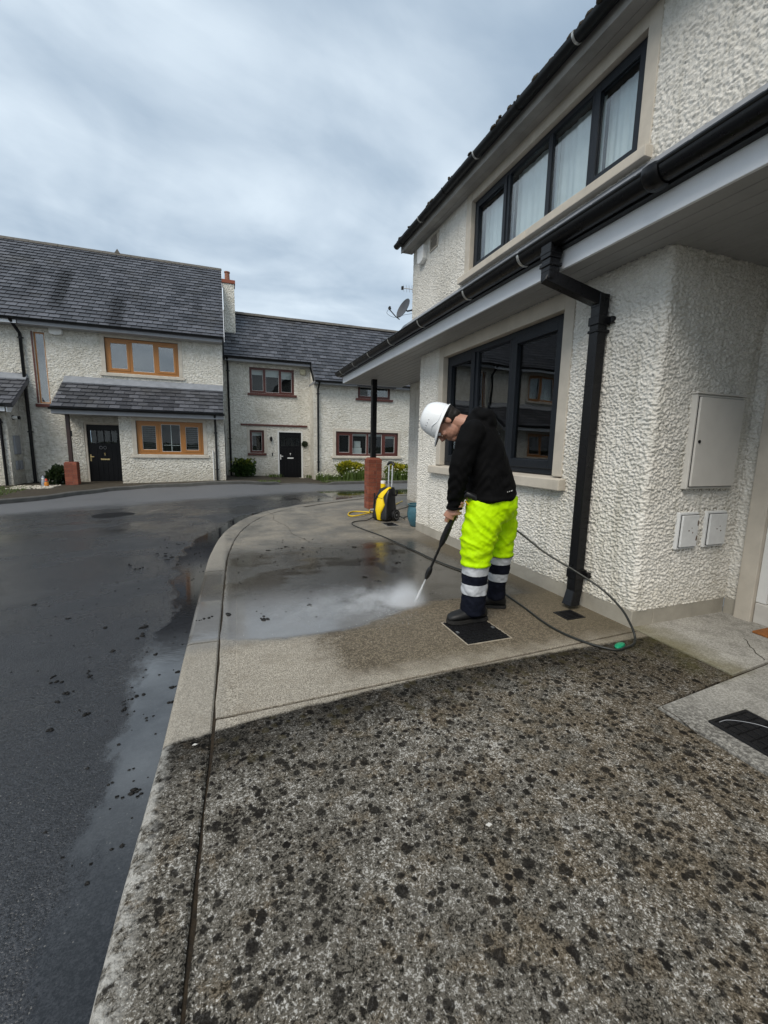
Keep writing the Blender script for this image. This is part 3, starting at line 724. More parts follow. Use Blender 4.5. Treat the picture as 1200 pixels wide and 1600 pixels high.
def slate_roof(parent, E0, ux, us, W, L, e=.245, w=.3, keep=300, name='slate', runL=False, runR=False):
    """courses of overlapping slates; 'keep' nearest courses are single objects, the rest one mesh"""
    ux = Vector(ux).normalized(); us = Vector(us).normalized(); n = ux.cross(us); E0 = Vector(E0)
    if n.z < 0: n = -n
    mb = MB(); P = [E0, E0+ux*W, E0+ux*W+us*L, E0+us*L]; mb.add([p-n*.004 for p in P]+[p-n*.12 for p in P], [(0, 1, 2, 3), (4, 7, 6, 5), (0, 4, 5, 1), (1, 5, 6, 2), (2, 6, 7, 3), (3, 7, 4, 0)])
    roof = part('roof', mb, SLATE, parent)
    th = .013; cnt = 0; rest = MB(); meshes = {}
    def smesh(ww):
        k = round(ww, 3)
        if k not in meshes:
            m2 = MB(); m2.box(.009, ww-.009, 0, e*1.35, 0, th); me = bpy.data.meshes.new(name); me.from_pydata(m2.v, [], m2.f); me.materials.append(SLATE); meshes[k] = me
        return meshes[k]
    rows = int(L/e + .5)
    for r in range(rows):
        y0 = r*e - .03; x = -(w/2 if r % 2 else 0)
        while x < W - .01:
            a = max(x, 0); b = min(x+w, W); full = (x, x+w); x += w
            if r % 2 and runL and full[0] < 0: a = full[0]
            if r % 2 and runR and full[1] > W: continue
            if b-a < .05: continue
            ln = min(e*1.35, L-y0)
            j = random.uniform(-.006, .006); ti = math.atan2(2.2*th, e) + random.uniform(-.006, .010)
            ro = random.uniform(-.007, .007)
            R = Matrix((ux, us, n)).transposed().to_4x4()
            M4 = Matrix.Translation(E0 + ux*a + us*(y0+j) + n*(.022)) @ R @ Matrix.Rotation(-ti, 4, 'X') @ Matrix.Rotation(ro, 4, 'Z')
            if cnt < keep: piece(name, smesh(b-a), roof, M4); cnt += 1
            else:
                m2 = MB(); m2.box(.009, b-a-.009, 0, ln, 0, th); rest.add([M4 @ Vector(v) for v in m2.v], m2.f)
    if rest.v: tag(part('slates', rest, SLATE, roof, recalc=False), kind='stuff')
    return roof
def hgutter(mb, M, u0, u1, v, d, r=.06, n=9):            # half-round gutter along u, centre (d, v)
    pr = [(d+r*math.cos(a), v+r*math.sin(a)) for a in [math.pi + math.pi*k/n for k in range(n+1)]]
    pi_ = [(d+(r-.006)*math.cos(a), v+(r-.006)*math.sin(a)) for a in [2*math.pi - math.pi*k/n for k in range(n+1)]]
    poly = pr+pi_; mb.loft([[M(u, b, a) for a, b in poly] for u in (u0, u1)])
def downpipe(parent, pts, r, mat, brackets=(), name='downpipe', n=10):
    mb = MB(); mb.tube(pts, r, n)
    for k in range(1, len(pts)-1): mb.ball(pts[k], r*1.02, 8)
    dp = part(name, mb, mat, parent, smooth=50)
    for b in brackets:
        m2 = MB(); m2.lathe([(r*1.05, -.02), (r*1.28, -.018), (r*1.28, .018), (r*1.05, .02)], b, 12); m2.box(b[0]-r*1.7, b[0]+r*1.7, b[1]+r*.2, b[1]+r*.55, b[2]-.018, b[2]+.018)
        part('pipe_bracket', m2, mat, dp, smooth=40)
    return dp
def brick_pier(parent, x0, x1, y0, y1, z0, z1, course=.075):
    core = MB(); core.box(x0+.006, x1-.006, y0+.006, y1-.006, z0, z1-.01); co = part('mortar_core', core, MORTAR, parent)
    nc = int(round((z1-z0)/course)); h = (z1-z0)/nc; cache = {}
    def bk(sx, sy, sz):
        k = (round(sx, 3), round(sy, 3), round(sz, 3))
        if k not in cache:
            mb = MB(); mb.box(-sx/2, sx/2, -sy/2, sy/2, -sz/2, sz/2); me = bpy.data.meshes.new('brick'); me.from_pydata(mb.v, [], mb.f); me.materials.append(BRICK); cache[k] = me
        return cache[k]
    t = .10; j = .009
    for c in range(nc):
        zc = z0+h*(c+.5); ya, yb_ = y0, y1; items = []
        if c % 2 == 0:
            items = [(x0, x1*.62+x0*.38-j, y0, y0+t), (x1*.62+x0*.38, x1, y0, y0+t), (x0, x1*.45+x0*.55, y1-t, y1), (x1*.45+x0*.55+j, x1, y1-t, y1), (x0, x0+t, y0+t+j, y1-t-j), (x1-t, x1, y0+t+j, y1-t-j)]
        else:
            items = [(x0, x0+t, y0, y0*.4+y1*.6-j), (x0, x0+t, y0*.4+y1*.6, y1), (x1-t, x1, y0, y0*.55+y1*.45), (x1-t, x1, y0*.55+y1*.45+j, y1), (x0+t+j, x1-t-j, y0, y0+t), (x0+t+j, x1-t-j, y1-t, y1)]
        for a, b, c0, d0 in items:
            if b-a < .02 or d0-c0 < .02: continue
            q = lambda: random.uniform(-.0015, .0015)
            piece('brick', bk(b-a, d0-c0, h-j), co, Matrix.Translation(((a+b)/2+q(), (c0+d0)/2+q(), zc)))
    cap = MB(); m = .0
    cap.hexa([(x0+m, y0+m, z1-.008), (x1-m, y0+m, z1-.008), (x0+m, y1-m, z1-.008), (x1-m, y1-m, z1-.008), (x0+.035, y0+.035, z1+.03), (x1-.035, y0+.035, z1+.03), (x0+.035, y1-.035, z1+.03), (x1-.035, y1-.035, z1+.03)])
    part('pier_cap', cap, BRICK, parent, bevel=.004)
def panel_door(parent, M, u0, u1, v0, v1, lights=True, furn=WHTP, frame=WHITED, fw=.06, knob_left=True):
    mb = MB(); mb.mbox(M, u0-fw, u0, v0-.02, v1+fw, .0, .10); mb.mbox(M, u1, u1+fw, v0-.02, v1+fw, .0, .10); mb.mbox(M, u0, u1, v1, v1+fw, .0, .10)
    part('door_frame', mb, frame, parent, bevel=.004)
    W_ = u1-u0; Hh = v1-v0; mb = MB()
    va, vb = v0+Hh*.70, v0+Hh*.905; m = .09
    if lights:
        opens = []; lw = (W_-2*m-3*.035)/4
        for k in range(4): opens.append((u0+m+k*(lw+.035), u0+m+k*(lw+.035)+lw, va, vb))
        us_ = [u0] + [x for o in opens for x in o[:2]] + [u1]
        mb.mbox(M, u0, u1, v0, va, .05, .095); mb.mbox(M, u0, u1, vb, v1, .05, .095)
        for k in range(0, len(us_), 2): mb.mbox(M, us_[k], us_[k+1], va, vb, .05, .095)
    else: mb.mbox(M, u0, u1, v0, v1, .05, .095)
    for k in range(5):
        a = u0+.12+(W_-.24)*k/5; mb.mbox(M, a+.006, a+(W_-.24)/5-.006, v0+.12, va-.10, .042, .052)
    dr = part('door', mb, BLACKD, parent, bevel=.004)
    if lights:
        for o in opens:
            m2 = MB(); m2.mbox(M, o[0], o[1], o[2], o[3], .07, .076); part('door_light', m2, GLASSL, dr)
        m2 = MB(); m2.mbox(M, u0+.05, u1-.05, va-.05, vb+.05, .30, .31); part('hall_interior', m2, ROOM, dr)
    uc = (u0+u1)/2; m2 = MB(); m2.mbox(M, uc-.13, uc+.13, v0+Hh*.42, v0+Hh*.42+.05, .030, .043); part('letter_plate', m2, furn, dr, bevel=.004)
    m2 = MB(); m2.ball(M(uc, v0+Hh*.53, .035), .028, 10); m2.mbox(M, uc-.012, uc+.012, v0+Hh*.50, v0+Hh*.53, .03, .043); part('knocker', m2, furn, dr, smooth=60)
    ku = u0+.06 if knob_left else u1-.06
    m2 = MB(); m2.mbox(M, ku-.02, ku+.02, v0+Hh*.40, v0+Hh*.51, .036, .045); m2.mbox(M, ku-.005, ku+.10, v0+Hh*.465, v0+Hh*.482, .0, .016); m2.mbox(M, ku-.008, ku+.008, v0+Hh*.465, v0+Hh*.482, .0, .04); part('door_handle', m2, furn, dr, bevel=.003)
    return dr
# ------------------------------------------------------------------ far terrace
def eave_trim(h, x0, x1, y, z, mat, gut=True, fh=.14):
    mb = MB(); mb.box(x0, x1, y, y+.03, z-fh, z); part('fascia', mb, mat, h, bevel=.003)
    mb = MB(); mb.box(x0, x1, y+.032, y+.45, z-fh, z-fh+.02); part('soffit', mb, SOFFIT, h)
    if gut:
        mb = MB(); hgutter(mb, MY(y), x0-.03, x1+.03, z+.03, -.065, .062); part('gutter', mb, GUTTER, h, smooth=40)
def ridge_row(h, x0, x1, y, z, L=.45):
    n = int((x1-x0)/L); mbm = {}
    for k in range(n):
        a = x0+(x1-x0)*k/n; b = x0+(x1-x0)*(k+1)/n
        mb = MB(); mb.ext([(-.15, -.115), (-.14, -.09), (-.03, .015), (.03, .015), (.14, -.09), (.15, -.115), (0, .0)], lambda p, q, d: (d, y+p, z+q+.025+random.uniform(-.003, .003)), a+.003, b-.003)
        part('ridge_tile', mb, RIDGE, h)

# --- house with golden oak windows
h1 = thing('terrace_house', 'off white roughcast house with golden oak windows, slate porch canopy and black door', 'house', (-3, 16.8, -.3))
Y1, B1 = 16.8, 15.9
mb = MB(); wall_open(mb, MY(Y1), -5.82, -.06, -.6, 4.72, [(-3.66, -1.48, 3.45, 4.56), (-5.56, -5.27, 2.36, 4.53), (-4.44, -3.35, -.30, 1.80)])
mb.add([(-.06, Y1, -.6), (-.06, 25, -.6), (-.06, 25, 4.72), (-.06, 21.0, 8.5), (-.06, Y1, 4.72)], [(0, 1, 2, 3, 4)])
mb.add([(-.06, Y1, -.6), (-.34, Y1, -.6), (-.34, Y1, 2.0), (-.06, Y1, 2.0)], [(0, 1, 2, 3)])
part('wall', mb, RC_FAR, h1, recalc=False)
mb = MB(); wall_open(mb, MY(B1), -3.24, -.08, -.6, 2.02, [(-2.76, -.76, .80, 1.88)])
mb.add([(-.08, B1, -.6), (-.08, Y1, -.6), (-.08, Y1, 2.8), (-.08, B1, 2.0)], [(0, 1, 2, 3)]); mb.add([(-3.24, B1, -.6), (-3.24, Y1, -.6), (-3.24, Y1, 2.02), (-3.24, B1, 2.02)], [(3, 2, 1, 0)])
part('bay_wall', mb, RC_FAR, h1, recalc=False)
surround(h1, MY(Y1), -3.66, -1.48, 3.45, 4.56, .12, .012, sillw=.05, sillp=.05); surround(h1, MY(B1), -2.76, -.76, .80, 1.88, .12, .012, sillw=.05, sillp=.05)
window(h1, MY(Y1), [-3.66, -2.93, -2.20, -1.48], 3.45, 4.56, ORANGE, .095, sash=(0, 2), glass=GLASSU, d=.06, sw=.06)
window(h1, MY(B1), [-2.76, -2.09, -1.42, -.76], .80, 1.88, ORANGE, .095, sash=(0, 2), glass=GLASSL, d=.06, sw=.06)
window(h1, MY(Y1), [-5.56, -5.27], 2.36, 4.53, ORANGE, .04, sash=(), glass=GLASSU, d=.05)
mb = MB(); mb.box(-5.62, -5.57, Y1-.006, Y1+.05, 2.36, 4.55); part('window_reveal', mb, BROWNW, h1)
mb = MB(); mb.box(-5.66, -5.22, Y1-.06, Y1+.10, 2.24, 2.34); part('window_sill', mb, BROWNW, h1, bevel=.005)
# venetian slats and a glazing bar behind the lower window
for k in range(13):
    for a, b in ((-2.66, -2.17), (-1.33, -.85)):
        mb = MB(); mb.hexa([(a, B1+.16, .95+k*.064), (b, B1+.16, .95+k*.064), (a, B1+.19, .93+k*.064), (b, B1+.19, .93+k*.064), (a, B1+.16, .954+k*.064), (b, B1+.16, .954+k*.064), (a, B1+.19, .934+k*.064), (b, B1+.19, .934+k*.064)]); part('blind_slat', mb, GREYP, h1)
mb = MB(); mb.box(-1.765, -1.745, B1+.12, B1+.13, .9, 1.8); mb.box(-2.0, -1.5, B1+.12, B1+.13, 1.10, 1.115); part('glazing_bar', mb, WHTP, h1)
panel_door(h1, MY(Y1), -4.37, -3.42, -.28, 1.74, furn=BRASS, frame=STONE)
for xc in (-4.0, -3.88):
    mb = MB(); mb.tube([(xc+.042*math.cos(6.283*k/16), Y1+.037, .985+.05*math.sin(6.283*k/16)) for k in range(17)], .006, 6, cap=False, up=(0, 1, 0)); part('door_numeral', mb, GREYP, h1, smooth=60)
mb = MB(); mb.box(-4.75, -3.25, 16.2, Y1+.12, -.55, -.285); part('door_step', mb, PLINTH, h1, bevel=.01)
eave_trim(h1, -5.80, -.04, 16.44, 4.80, GREYP)
sl = math.radians(40); us_ = (0, math.cos(sl), math.sin(sl))
r1 = slate_roof(h1, (-5.80, 16.40, 4.80), (1, 0, 0), us_, 5.82, 5.88, keep=200, runL=True)
mb = MB(); mb.add([(-5.8, 20.92, 8.55), (.02, 20.92, 8.55), (.02, 25.4, 4.8), (-5.8, 25.4, 4.8)], [(3, 2, 1, 0)]); part('rear_roof', mb, SLATE, h1, recalc=False)
ridge_row(h1, -5.80, .03, 20.92, 8.60)
mb = MB(); mb.hexa([(.022, 16.36, 4.66), (.036, 16.36, 4.66), (.022, 20.92, 8.49), (.036, 20.92, 8.49), (.022, 16.36, 4.84), (.036, 16.36, 4.84), (.022, 20.92, 8.62), (.036, 20.92, 8.62)]); part('verge_strip', mb, WHITEP, h1)
mb = MB(); mb.add([(-3.95, 20.85, 8.62), (-3.75, 20.85, 8.62), (-3.85, 20.9, 8.80), (-3.95, 21.0, 8.62), (-3.75, 21.0, 8.62)], [(0, 1, 2), (0, 2, 3), (1, 4, 2), (3, 2, 4)]); part('ridge_vent', mb, RIDGE, h1)
# canopy
sc = math.atan2(.92, 1.36); usc = (0, math.cos(sc), math.sin(sc))
slate_roof(h1, (-4.88, 15.44, 2.20), (1, 0, 0), usc, 4.80, 1.62, e=.232, keep=100)
eave_trim(h1, -4.88, -.08, 15.48, 2.14, GREYP, fh=.15)
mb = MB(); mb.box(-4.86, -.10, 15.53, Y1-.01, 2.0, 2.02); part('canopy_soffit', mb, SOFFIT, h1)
mb = MB(); mb.hexa([(-4.84, 16.60, 3.03), (-.08, 16.60, 3.03), (-4.84, Y1-.002, 3.16), (-.08, Y1-.002, 3.16), (-4.84, 16.60, 3.05), (-.08, 16.60, 3.05), (-4.84, Y1-.002, 3.26), (-.08, Y1-.002, 3.26)]); part('lead_flashing', mb, LEAD, h1)
mb = MB(); mb.ext([(15.5, 2.0), (Y1, 2.0), (Y1, 3.1), (15.5, 2.17)], lambda a, b, d: (d, a, b), -4.88, -4.86); part('canopy_cheek', mb, GREYP, h1)
downpipe(h1, [(-.36, 15.42, 2.14), (-.36, 15.60, 1.92), (-.36, 15.84, 1.80), (-.36, 15.84, -.3)], .035, GUTTER, [(-.36, 15.84, 1.55), (-.36, 15.84, .3)])
mb = MB(); mb.tube([(-.47, 15.87, .95), (-.47, 15.87, -.3)], .018, 8); part('waste_pipe', mb, WHTP, h1, smooth=40)
downpipe(h1, [(-5.98, 16.36, 4.82), (-5.93, 16.55, 4.62), (-5.86, 16.71, 4.42), (-5.86, 16.71, -.4)], .048, BLACKP, [(-5.86, 16.71, 4.3), (-5.86, 16.71, 1.45), (-5.86, 16.71, -.15)])
p1 = thing('brick_pier', 'red brick pier with dark brown post under the left house canopy', 'pier', (-4.58, 15.85, -.4))
brick_pier(p1, -4.75, -4.42, 15.70, 16.0, -.42, .52)
mb = MB(); mb.box(-4.635, -4.535, 15.79, 15.89, .5, 2.0); part('post', mb, DARKW, p1, bevel=.006)
mb = MB(); mb.box(-4.532, -4.50, 15.80, 15.86, 1.33, 1.50); part('bracket', mb, BLACKP, p1, bevel=.004)
def wall_box(name, label, cat, M, u, v, w_, h_, dep, mat, base, badge=None):
    a = thing(name, label, cat, base); mb = MB()
    c = .035
    mb.ext([(u-w_/2, v+h_/2), (u-w_/2, v-h_/2+c), (u-w_/2+c, v-h_/2), (u-.3*w_, v-h_/2), (u, v-h_/2-.025), (u+.3*w_, v-h_/2), (u+w_/2-c, v-h_/2), (u+w_/2, v-h_/2+c), (u+w_/2, v+h_/2)], M, -dep, -.004)
    part('cover', mb, mat, a, bevel=.012)
    mb = MB(); mb.mbox(M, u-w_/2-.008, u+w_/2+.008, v-h_/2+.03, v+h_/2+.008, -.004, .03); part('back_plate', mb, mat, a)
    if badge:
        mb = MB(); mb.mbox(M, u-w_*.35, u+w_*.35, v-h_*.22, v+h_*.22, -dep-.004, -dep+.002); part('badge', mb, badge, a)
    return a
wall_box('alarm_box', 'white alarm box under the eaves beside the tall slit window', 'alarm box', MY(Y1), -4.95, 4.58, .34, .17, .09, WHTP, (-4.95, Y1, 4.5))

# --- neighbour at the left edge
h0 = thing('terrace_house', 'white roughcast house cut by left edge of photo, its canopy corner showing', 'house', (-9, 16.8, -.4))
mb = MB(); wall_open(mb, MY(Y1+.002), -14, -5.82, -.7, 4.72, [(-10.2, -8.0, 3.45, 4.56)]); part('wall', mb, RC_FAR, h0, recalc=False)
mb = MB(); wall_open(mb, MY(B1), -11.5, -6.12, -.7, 2.08, [(-9.6, -7.4, .85, 1.9)])
mb.add([(-6.12, B1, -.7), (-6.12, Y1, -.7), (-6.12, Y1, 3.0), (-6.12, B1, 2.2)], [(0, 1, 2, 3)]); part('bay_wall', mb, RC_FAR, h0, recalc=False)
surround(h0, MY(Y1), -10.2, -8.0, 3.45, 4.56, .12, .012); surround(h0, MY(B1), -9.6, -7.4, .85, 1.9, .12, .012)
window(h0, MY(Y1), [-10.2, -9.47, -8.73, -8.0], 3.45, 4.56, ORANGE, .075, sash=(0, 2), curtain=True, d=.06)
window(h0, MY(B1), [-9.6, -8.87, -8.13, -7.4], .85, 1.9, ORANGE, .075, sash=(0, 2), glass=GLASSD, d=.06)
eave_trim(h0, -14, -5.83, 16.44, 4.80, WHITEP)
slate_roof(h0, (-13.9, 16.40, 4.80), (1, 0, 0), us_, 8.10, 5.88, keep=0, runR=True)
mb = MB(); mb.add([(-14, 20.92, 8.55), (-5.8, 20.92, 8.55), (-5.8, 25.4, 4.8), (-14, 25.4, 4.8)], [(3, 2, 1, 0)]); part('rear_roof', mb, SLATE, h0, recalc=False)
ridge_row(h0, -14, -5.81, 20.92, 8.60)
slate_roof(h0, (-12, 15.44, 2.22), (1, 0, 0), usc, 6.22, 1.62, e=.232, keep=0)
eave_trim(h0, -12, -5.98, 15.48, 2.16, WHITEP, fh=.16)
mb = MB(); mb.ext([(15.5, 1.99), (15.72, 1.99), (Y1, 2.9), (Y1, 3.08), (15.5, 2.17)], lambda a, b, d: (d, a, b), -5.95, -5.93); part('bargeboard', mb, WHITEP, h0)
mb = MB(); mb.hexa([(-12, 16.62, 3.05), (-5.80, 16.62, 3.05), (-12, Y1-.002, 3.16), (-5.80, Y1-.002, 3.16), (-12, 16.62, 3.07), (-5.80, 16.62, 3.07), (-12, Y1-.002, 3.25), (-5.80, Y1-.002, 3.25)]); part('lead_flashing', mb, LEAD, h0)
mb = MB(); mb.tube([(-6.15, Y1-.02, 3.38), (-6.13, Y1-.03, 3.28), (-6.0, Y1-.03, 3.25), (-5.85, Y1-.03, 3.26)], .006, 6); part('cable', mb, BHOSE, h0)
downpipe(h0, [(-6.30, 15.42, 2.10), (-6.28, 15.6, 1.9), (-6.26, 15.84, 1.78), (-6.26, 15.84, -.5)], .04, BLACKP, [(-6.26, 15.84, 1.7), (-6.26, 15.84, -.2)])
MXp = lambda x: (lambda u, v, d: (x-d, u, v))          # wall facing +x
mb = MB(); mb.mbox(MXp(-6.12), 16.15, 16.5, .75, 1.32, -.05, 0); mb.mbox(MXp(-6.12), 16.17, 16.48, .77, 1.30, -.06, -.05); a = part('meter_cabinet', mb, GREYP, bevel=.006)
tag(a, 'grey meter cabinet on the wall at the left edge, under the round lamp', 'meter cabinet')
for y_, side in ((16.24, 'left'), (16.50, 'right')):
    mb = MB(); mb.mbox(MXp(-6.12), y_-.08, y_+.08, .28, .56, -.04, 0); mb.mbox(MXp(-6.12), y_-.065, y_+.065, .30, .54, -.048, -.04); a = part('meter_cabinet', mb, GREYP, bevel=.005)
    tag(a, 'small grey service box at left edge of photo, %s one of the pair' % side, 'meter cabinet')
a = thing('wall_lamp', 'round white bulkhead lamp on the wall at the left edge', 'lamp', (-6.12, 16.3, 1.85))
mb = MB(); mb.lathe([(.07, 0), (.075, .03), (.05, .04)], (-6.12, 16.3, 1.86), 14, (1, 0, 0)); part('base', mb, BLACKP, a, smooth=40)
mb = MB(); mb.ball((-6.04, 16.26, 1.86), (.09, .07, .06), 12); part('lamp_head', mb, WHTP, a, smooth=60)
mb = MB(); mb.lathe([(.05, 0), (.055, .05), (.02, .055)], (-5.97, 16.26, 1.86), 12, (1, 0, 0)); part('sensor', mb, BLACKP, a, smooth=40)

# --- lower house with mahogany windows
h2 = thing('terrace_house', 'cream roughcast house with mahogany windows, low slate roof and black door', 'house', (3.4, 18.9, -.35))
Y2, R2 = 18.9, 18.0
mb = MB(); wall_open(mb, MY(Y2), -.05, 3.43, -.7, 4.52, [(.95, 2.77, 3.30, 4.33), (.90, 1.48, .83, 1.78), (2.04, 3.11, -.25, 1.78)])
wall_open(mb, MY(R2), 3.43, 10.5, -.7, 3.72, [(4.38, 7.24, .77, 1.80), (5.34, 6.82, 3.24, 3.70)])
mb.add([(3.43, R2, -.7), (3.43, Y2, -.7), (3.43, Y2, 4.5), (3.43, R2, 3.74)], [(3, 2, 1, 0)]); part('wall', mb, RC_FAR, h2, recalc=False)
surround(h2, MY(Y2), .90, 1.48, .83, 1.78, .12, .010, sill=False)
mb = MB(); mb.box(.78, 1.60, Y2-.008, Y2+.05, .62, .72); part('window_surround', mb, STONE, h2)
surround(h2, MY(R2), 4.38, 7.24, .77, 1.80, .12, .012)
window(h2, MY(Y2), [.95, 1.57, 2.17, 2.77], 3.30, 4.33, BROWNW, .06, sash=(0, 2), blind=[.22, .30, .34], curtain=False, d=.06, sw=.04, room=.5, glass=GLASSL)
window(h2, MY(Y2), [.90, 1.48], .83, 1.78, BROWNW, .06, sash=(0,), blind=[.18], d=.06, sw=.03, glass=GLASSL)
window(h2, MY(R2), [4.38, 5.09, 5.81, 6.53, 7.24], .77, 1.80, BROWNW, .085, sash=(0, 3), blind=[0, .10, .10, .14], d=.06, sw=.06, glass=GLASSL)
window(h2, MY(R2), [5.34, 6.08, 6.82], 3.24, 4.10, BROWNW, .06, sash=(0, 1), d=.03, sw=.04)
for a, b, c, y_ in ((.86, 2.87, 3.20, Y2), (.80, 1.56, .73, Y2), (5.24, 6.94, 3.14, R2)):
    mb = MB(); mb.box(a, b, y_-.07, y_+.10, c, c+.09); part('window_sill', mb, BROWNW, h2, bevel=.006)
mb = MB(); mb.box(.55, 3.31, Y2-.05, Y2+.02, 1.96, 2.03); part('string_course', mb, BROWNW, h2, bevel=.004)
mb = MB(); mb.box(4.5, 5.0, 18.9, 19.0, .85, 1.3); mb.box(5.25, 5.65, 18.35, 18.5, .83, 1.12); mb.box(5.3, 5.6, 18.36, 18.5, 1.12, 1.42); part('window_ornament', mb, WHTP, h2, bevel=.03)
panel_door(h2, MY(Y2), 2.1, 3.05, -.22, 1.72, furn=WHTP, frame=WHITED)
mb = MB(); mb.box(2.05, 3.12, Y2-.28, Y2+.12, -.6, -.235); part('door_step', mb, PLINTH, h2, bevel=.01)
s2 = math.radians(42.5); us2 = (0, math.cos(s2), math.sin(s2)); ex = 5*.245
slate_roof(h2, (-.0, 18.5, 4.58), (1, 0, 0), us2, 3.43, 3.46, keep=110)
slate_roof(h2, (3.432, 18.5-ex*math.cos(s2), 4.58-ex*math.sin(s2)), (1, 0, 0), us2, 7.0, 3.46+ex, keep=185)
mb = MB(); mb.add([(0, 21.05, 6.90), (10.4, 21.05, 6.90), (10.4, 24.4, 3.9), (0, 24.4, 3.9)], [(3, 2, 1, 0)]); part('rear_roof', mb, SLATE, h2, recalc=False)
ridge_row(h2, 0, 10.4, 21.04, 6.96)
mb = MB(); mb.box(3.414, 3.430, 17.62, 18.9, 3.70, 3.78); part('valley_trim', mb, GREYP, h2)
eave_trim(h2, .03, 3.40, 18.54, 4.60, GREYP)
for a, b in ((3.45, 5.2), (6.96, 10.4)): eave_trim(h2, a, b, 17.62, 3.77, GREYP, fh=.10)
mb = MB(); mb.box(5.20, 6.96, 17.98, 19.4, 4.12, 4.2); mb.box(5.20, 5.33, 18.02, 19.2, 3.2, 4.12); mb.box(6.83, 6.96, 18.02, 19.2, 3.2, 4.12); part('dormer', mb, LEAD, h2, bevel=.006)
mb = MB(); mb.box(4.6, 4.78, 18.02-.28, 18.02-.12, 3.93, 4.0); part('roof_vent', mb, BLACKP, h2)
mb = MB(); mb.box(.06, .50, 19.8, 20.4, 5.2, 7.72); ch = part('chimney', mb, RC_FAR, h2, bevel=.01)
mb = MB(); mb.box(.02, .54, 19.76, 20.44, 7.722, 7.86); part('coping', mb, BRICK, ch, bevel=.008)
mb = MB(); mb.lathe([(.11, 0), (.10, .08), (.095, .30), (.115, .32), (.115, .36), (.08, .36), (.08, .1)], (.24, 20.0, 7.862), 16); part('chimney_pot', mb, CHIMP, ch, smooth=40)
downpipe(h2, [(.10, 18.50, 4.55), (.12, 18.75, 4.36), (.12, 18.82, 4.25), (.12, 18.82, -.5)], .042, BLACKP, [(.12, 18.82, 4.1), (.12, 18.82, 1.4), (.12, 18.82, -.2)])
downpipe(h2, [(3.60, 17.56, 3.76), (3.60, 17.75, 3.58), (3.60, 17.91, 3.48), (3.60, 17.91, -.5)], .042, BLACKP, [(3.60, 17.91, 3.3), (3.60, 17.91, .5)])
wall_box('alarm_box', 'cream alarm box above the black door with the wreath', 'alarm box', MY(Y2), 3.14, 4.28, .24, .20, .08, simple('cream_plastic', (.52, .48, .33), .5), (3.14, Y2, 4.2))
wr = thing('wreath', 'dark green round wreath hanging beside black door of the lower house', 'wreath', (3.19, 18.86, 1.24))
mb = MB()
for k in range(170):
    a = random.uniform(0, 6.283); r = random.uniform(.02, .14); c = Vector((3.19+r*math.cos(a), 18.86+random.uniform(-.05, .01), 1.24+r*math.sin(a)))
    d = Vector((random.gauss(0, 1), random.gauss(0, .5), random.gauss(0, 1))).normalized()*.05; e_ = d.orthogonal().normalized()*.015
    mb.add([c-e_, c+e_, c+d+e_*.3, c+d-e_*.3], [(0, 1, 2, 3)])
part('foliage', mb, LEAFD, wr, recalc=False)
mb = MB(); mb.lathe([(.02, -.01), (.13, -.01), (.13, .01), (.02, .01)], (3.19, 18.88, 1.24), 18, (0, 1, 0)); part('backing', mb, LEAFD, wr)
def lantern(x, y, z, label):
    a = thing('wall_lamp', label, 'lamp', (x, y, z)); mb = MB(); mb.box(x-.04, x+.04, y-.02, y, z-.06, z+.06); part('back_plate', mb, BLACKP, a, bevel=.004)
    mb = MB(); mb.lathe([(.02, -.1), (.045, -.09), (.055, .06), (.02, .10)], (x, y-.09, z), 8); part('lantern', mb, BLACKP, a, smooth=30)
    mb = MB(); mb.tube([(x, y-.01, z+.05), (x, y-.09, z+.1)], .008, 6); part('arm', mb, BLACKP, a)
lantern(1.76, Y2, 1.42, 'small black wall lantern between the small window and black door')
mb = MB(); mb.box(1.79, 1.83, Y2-.03, Y2, .70, .84); tag(part('doorbell', mb, BLACKP, bevel=.004), 'tiny black doorbell unit beside the black door of the lower house', 'doorbell')
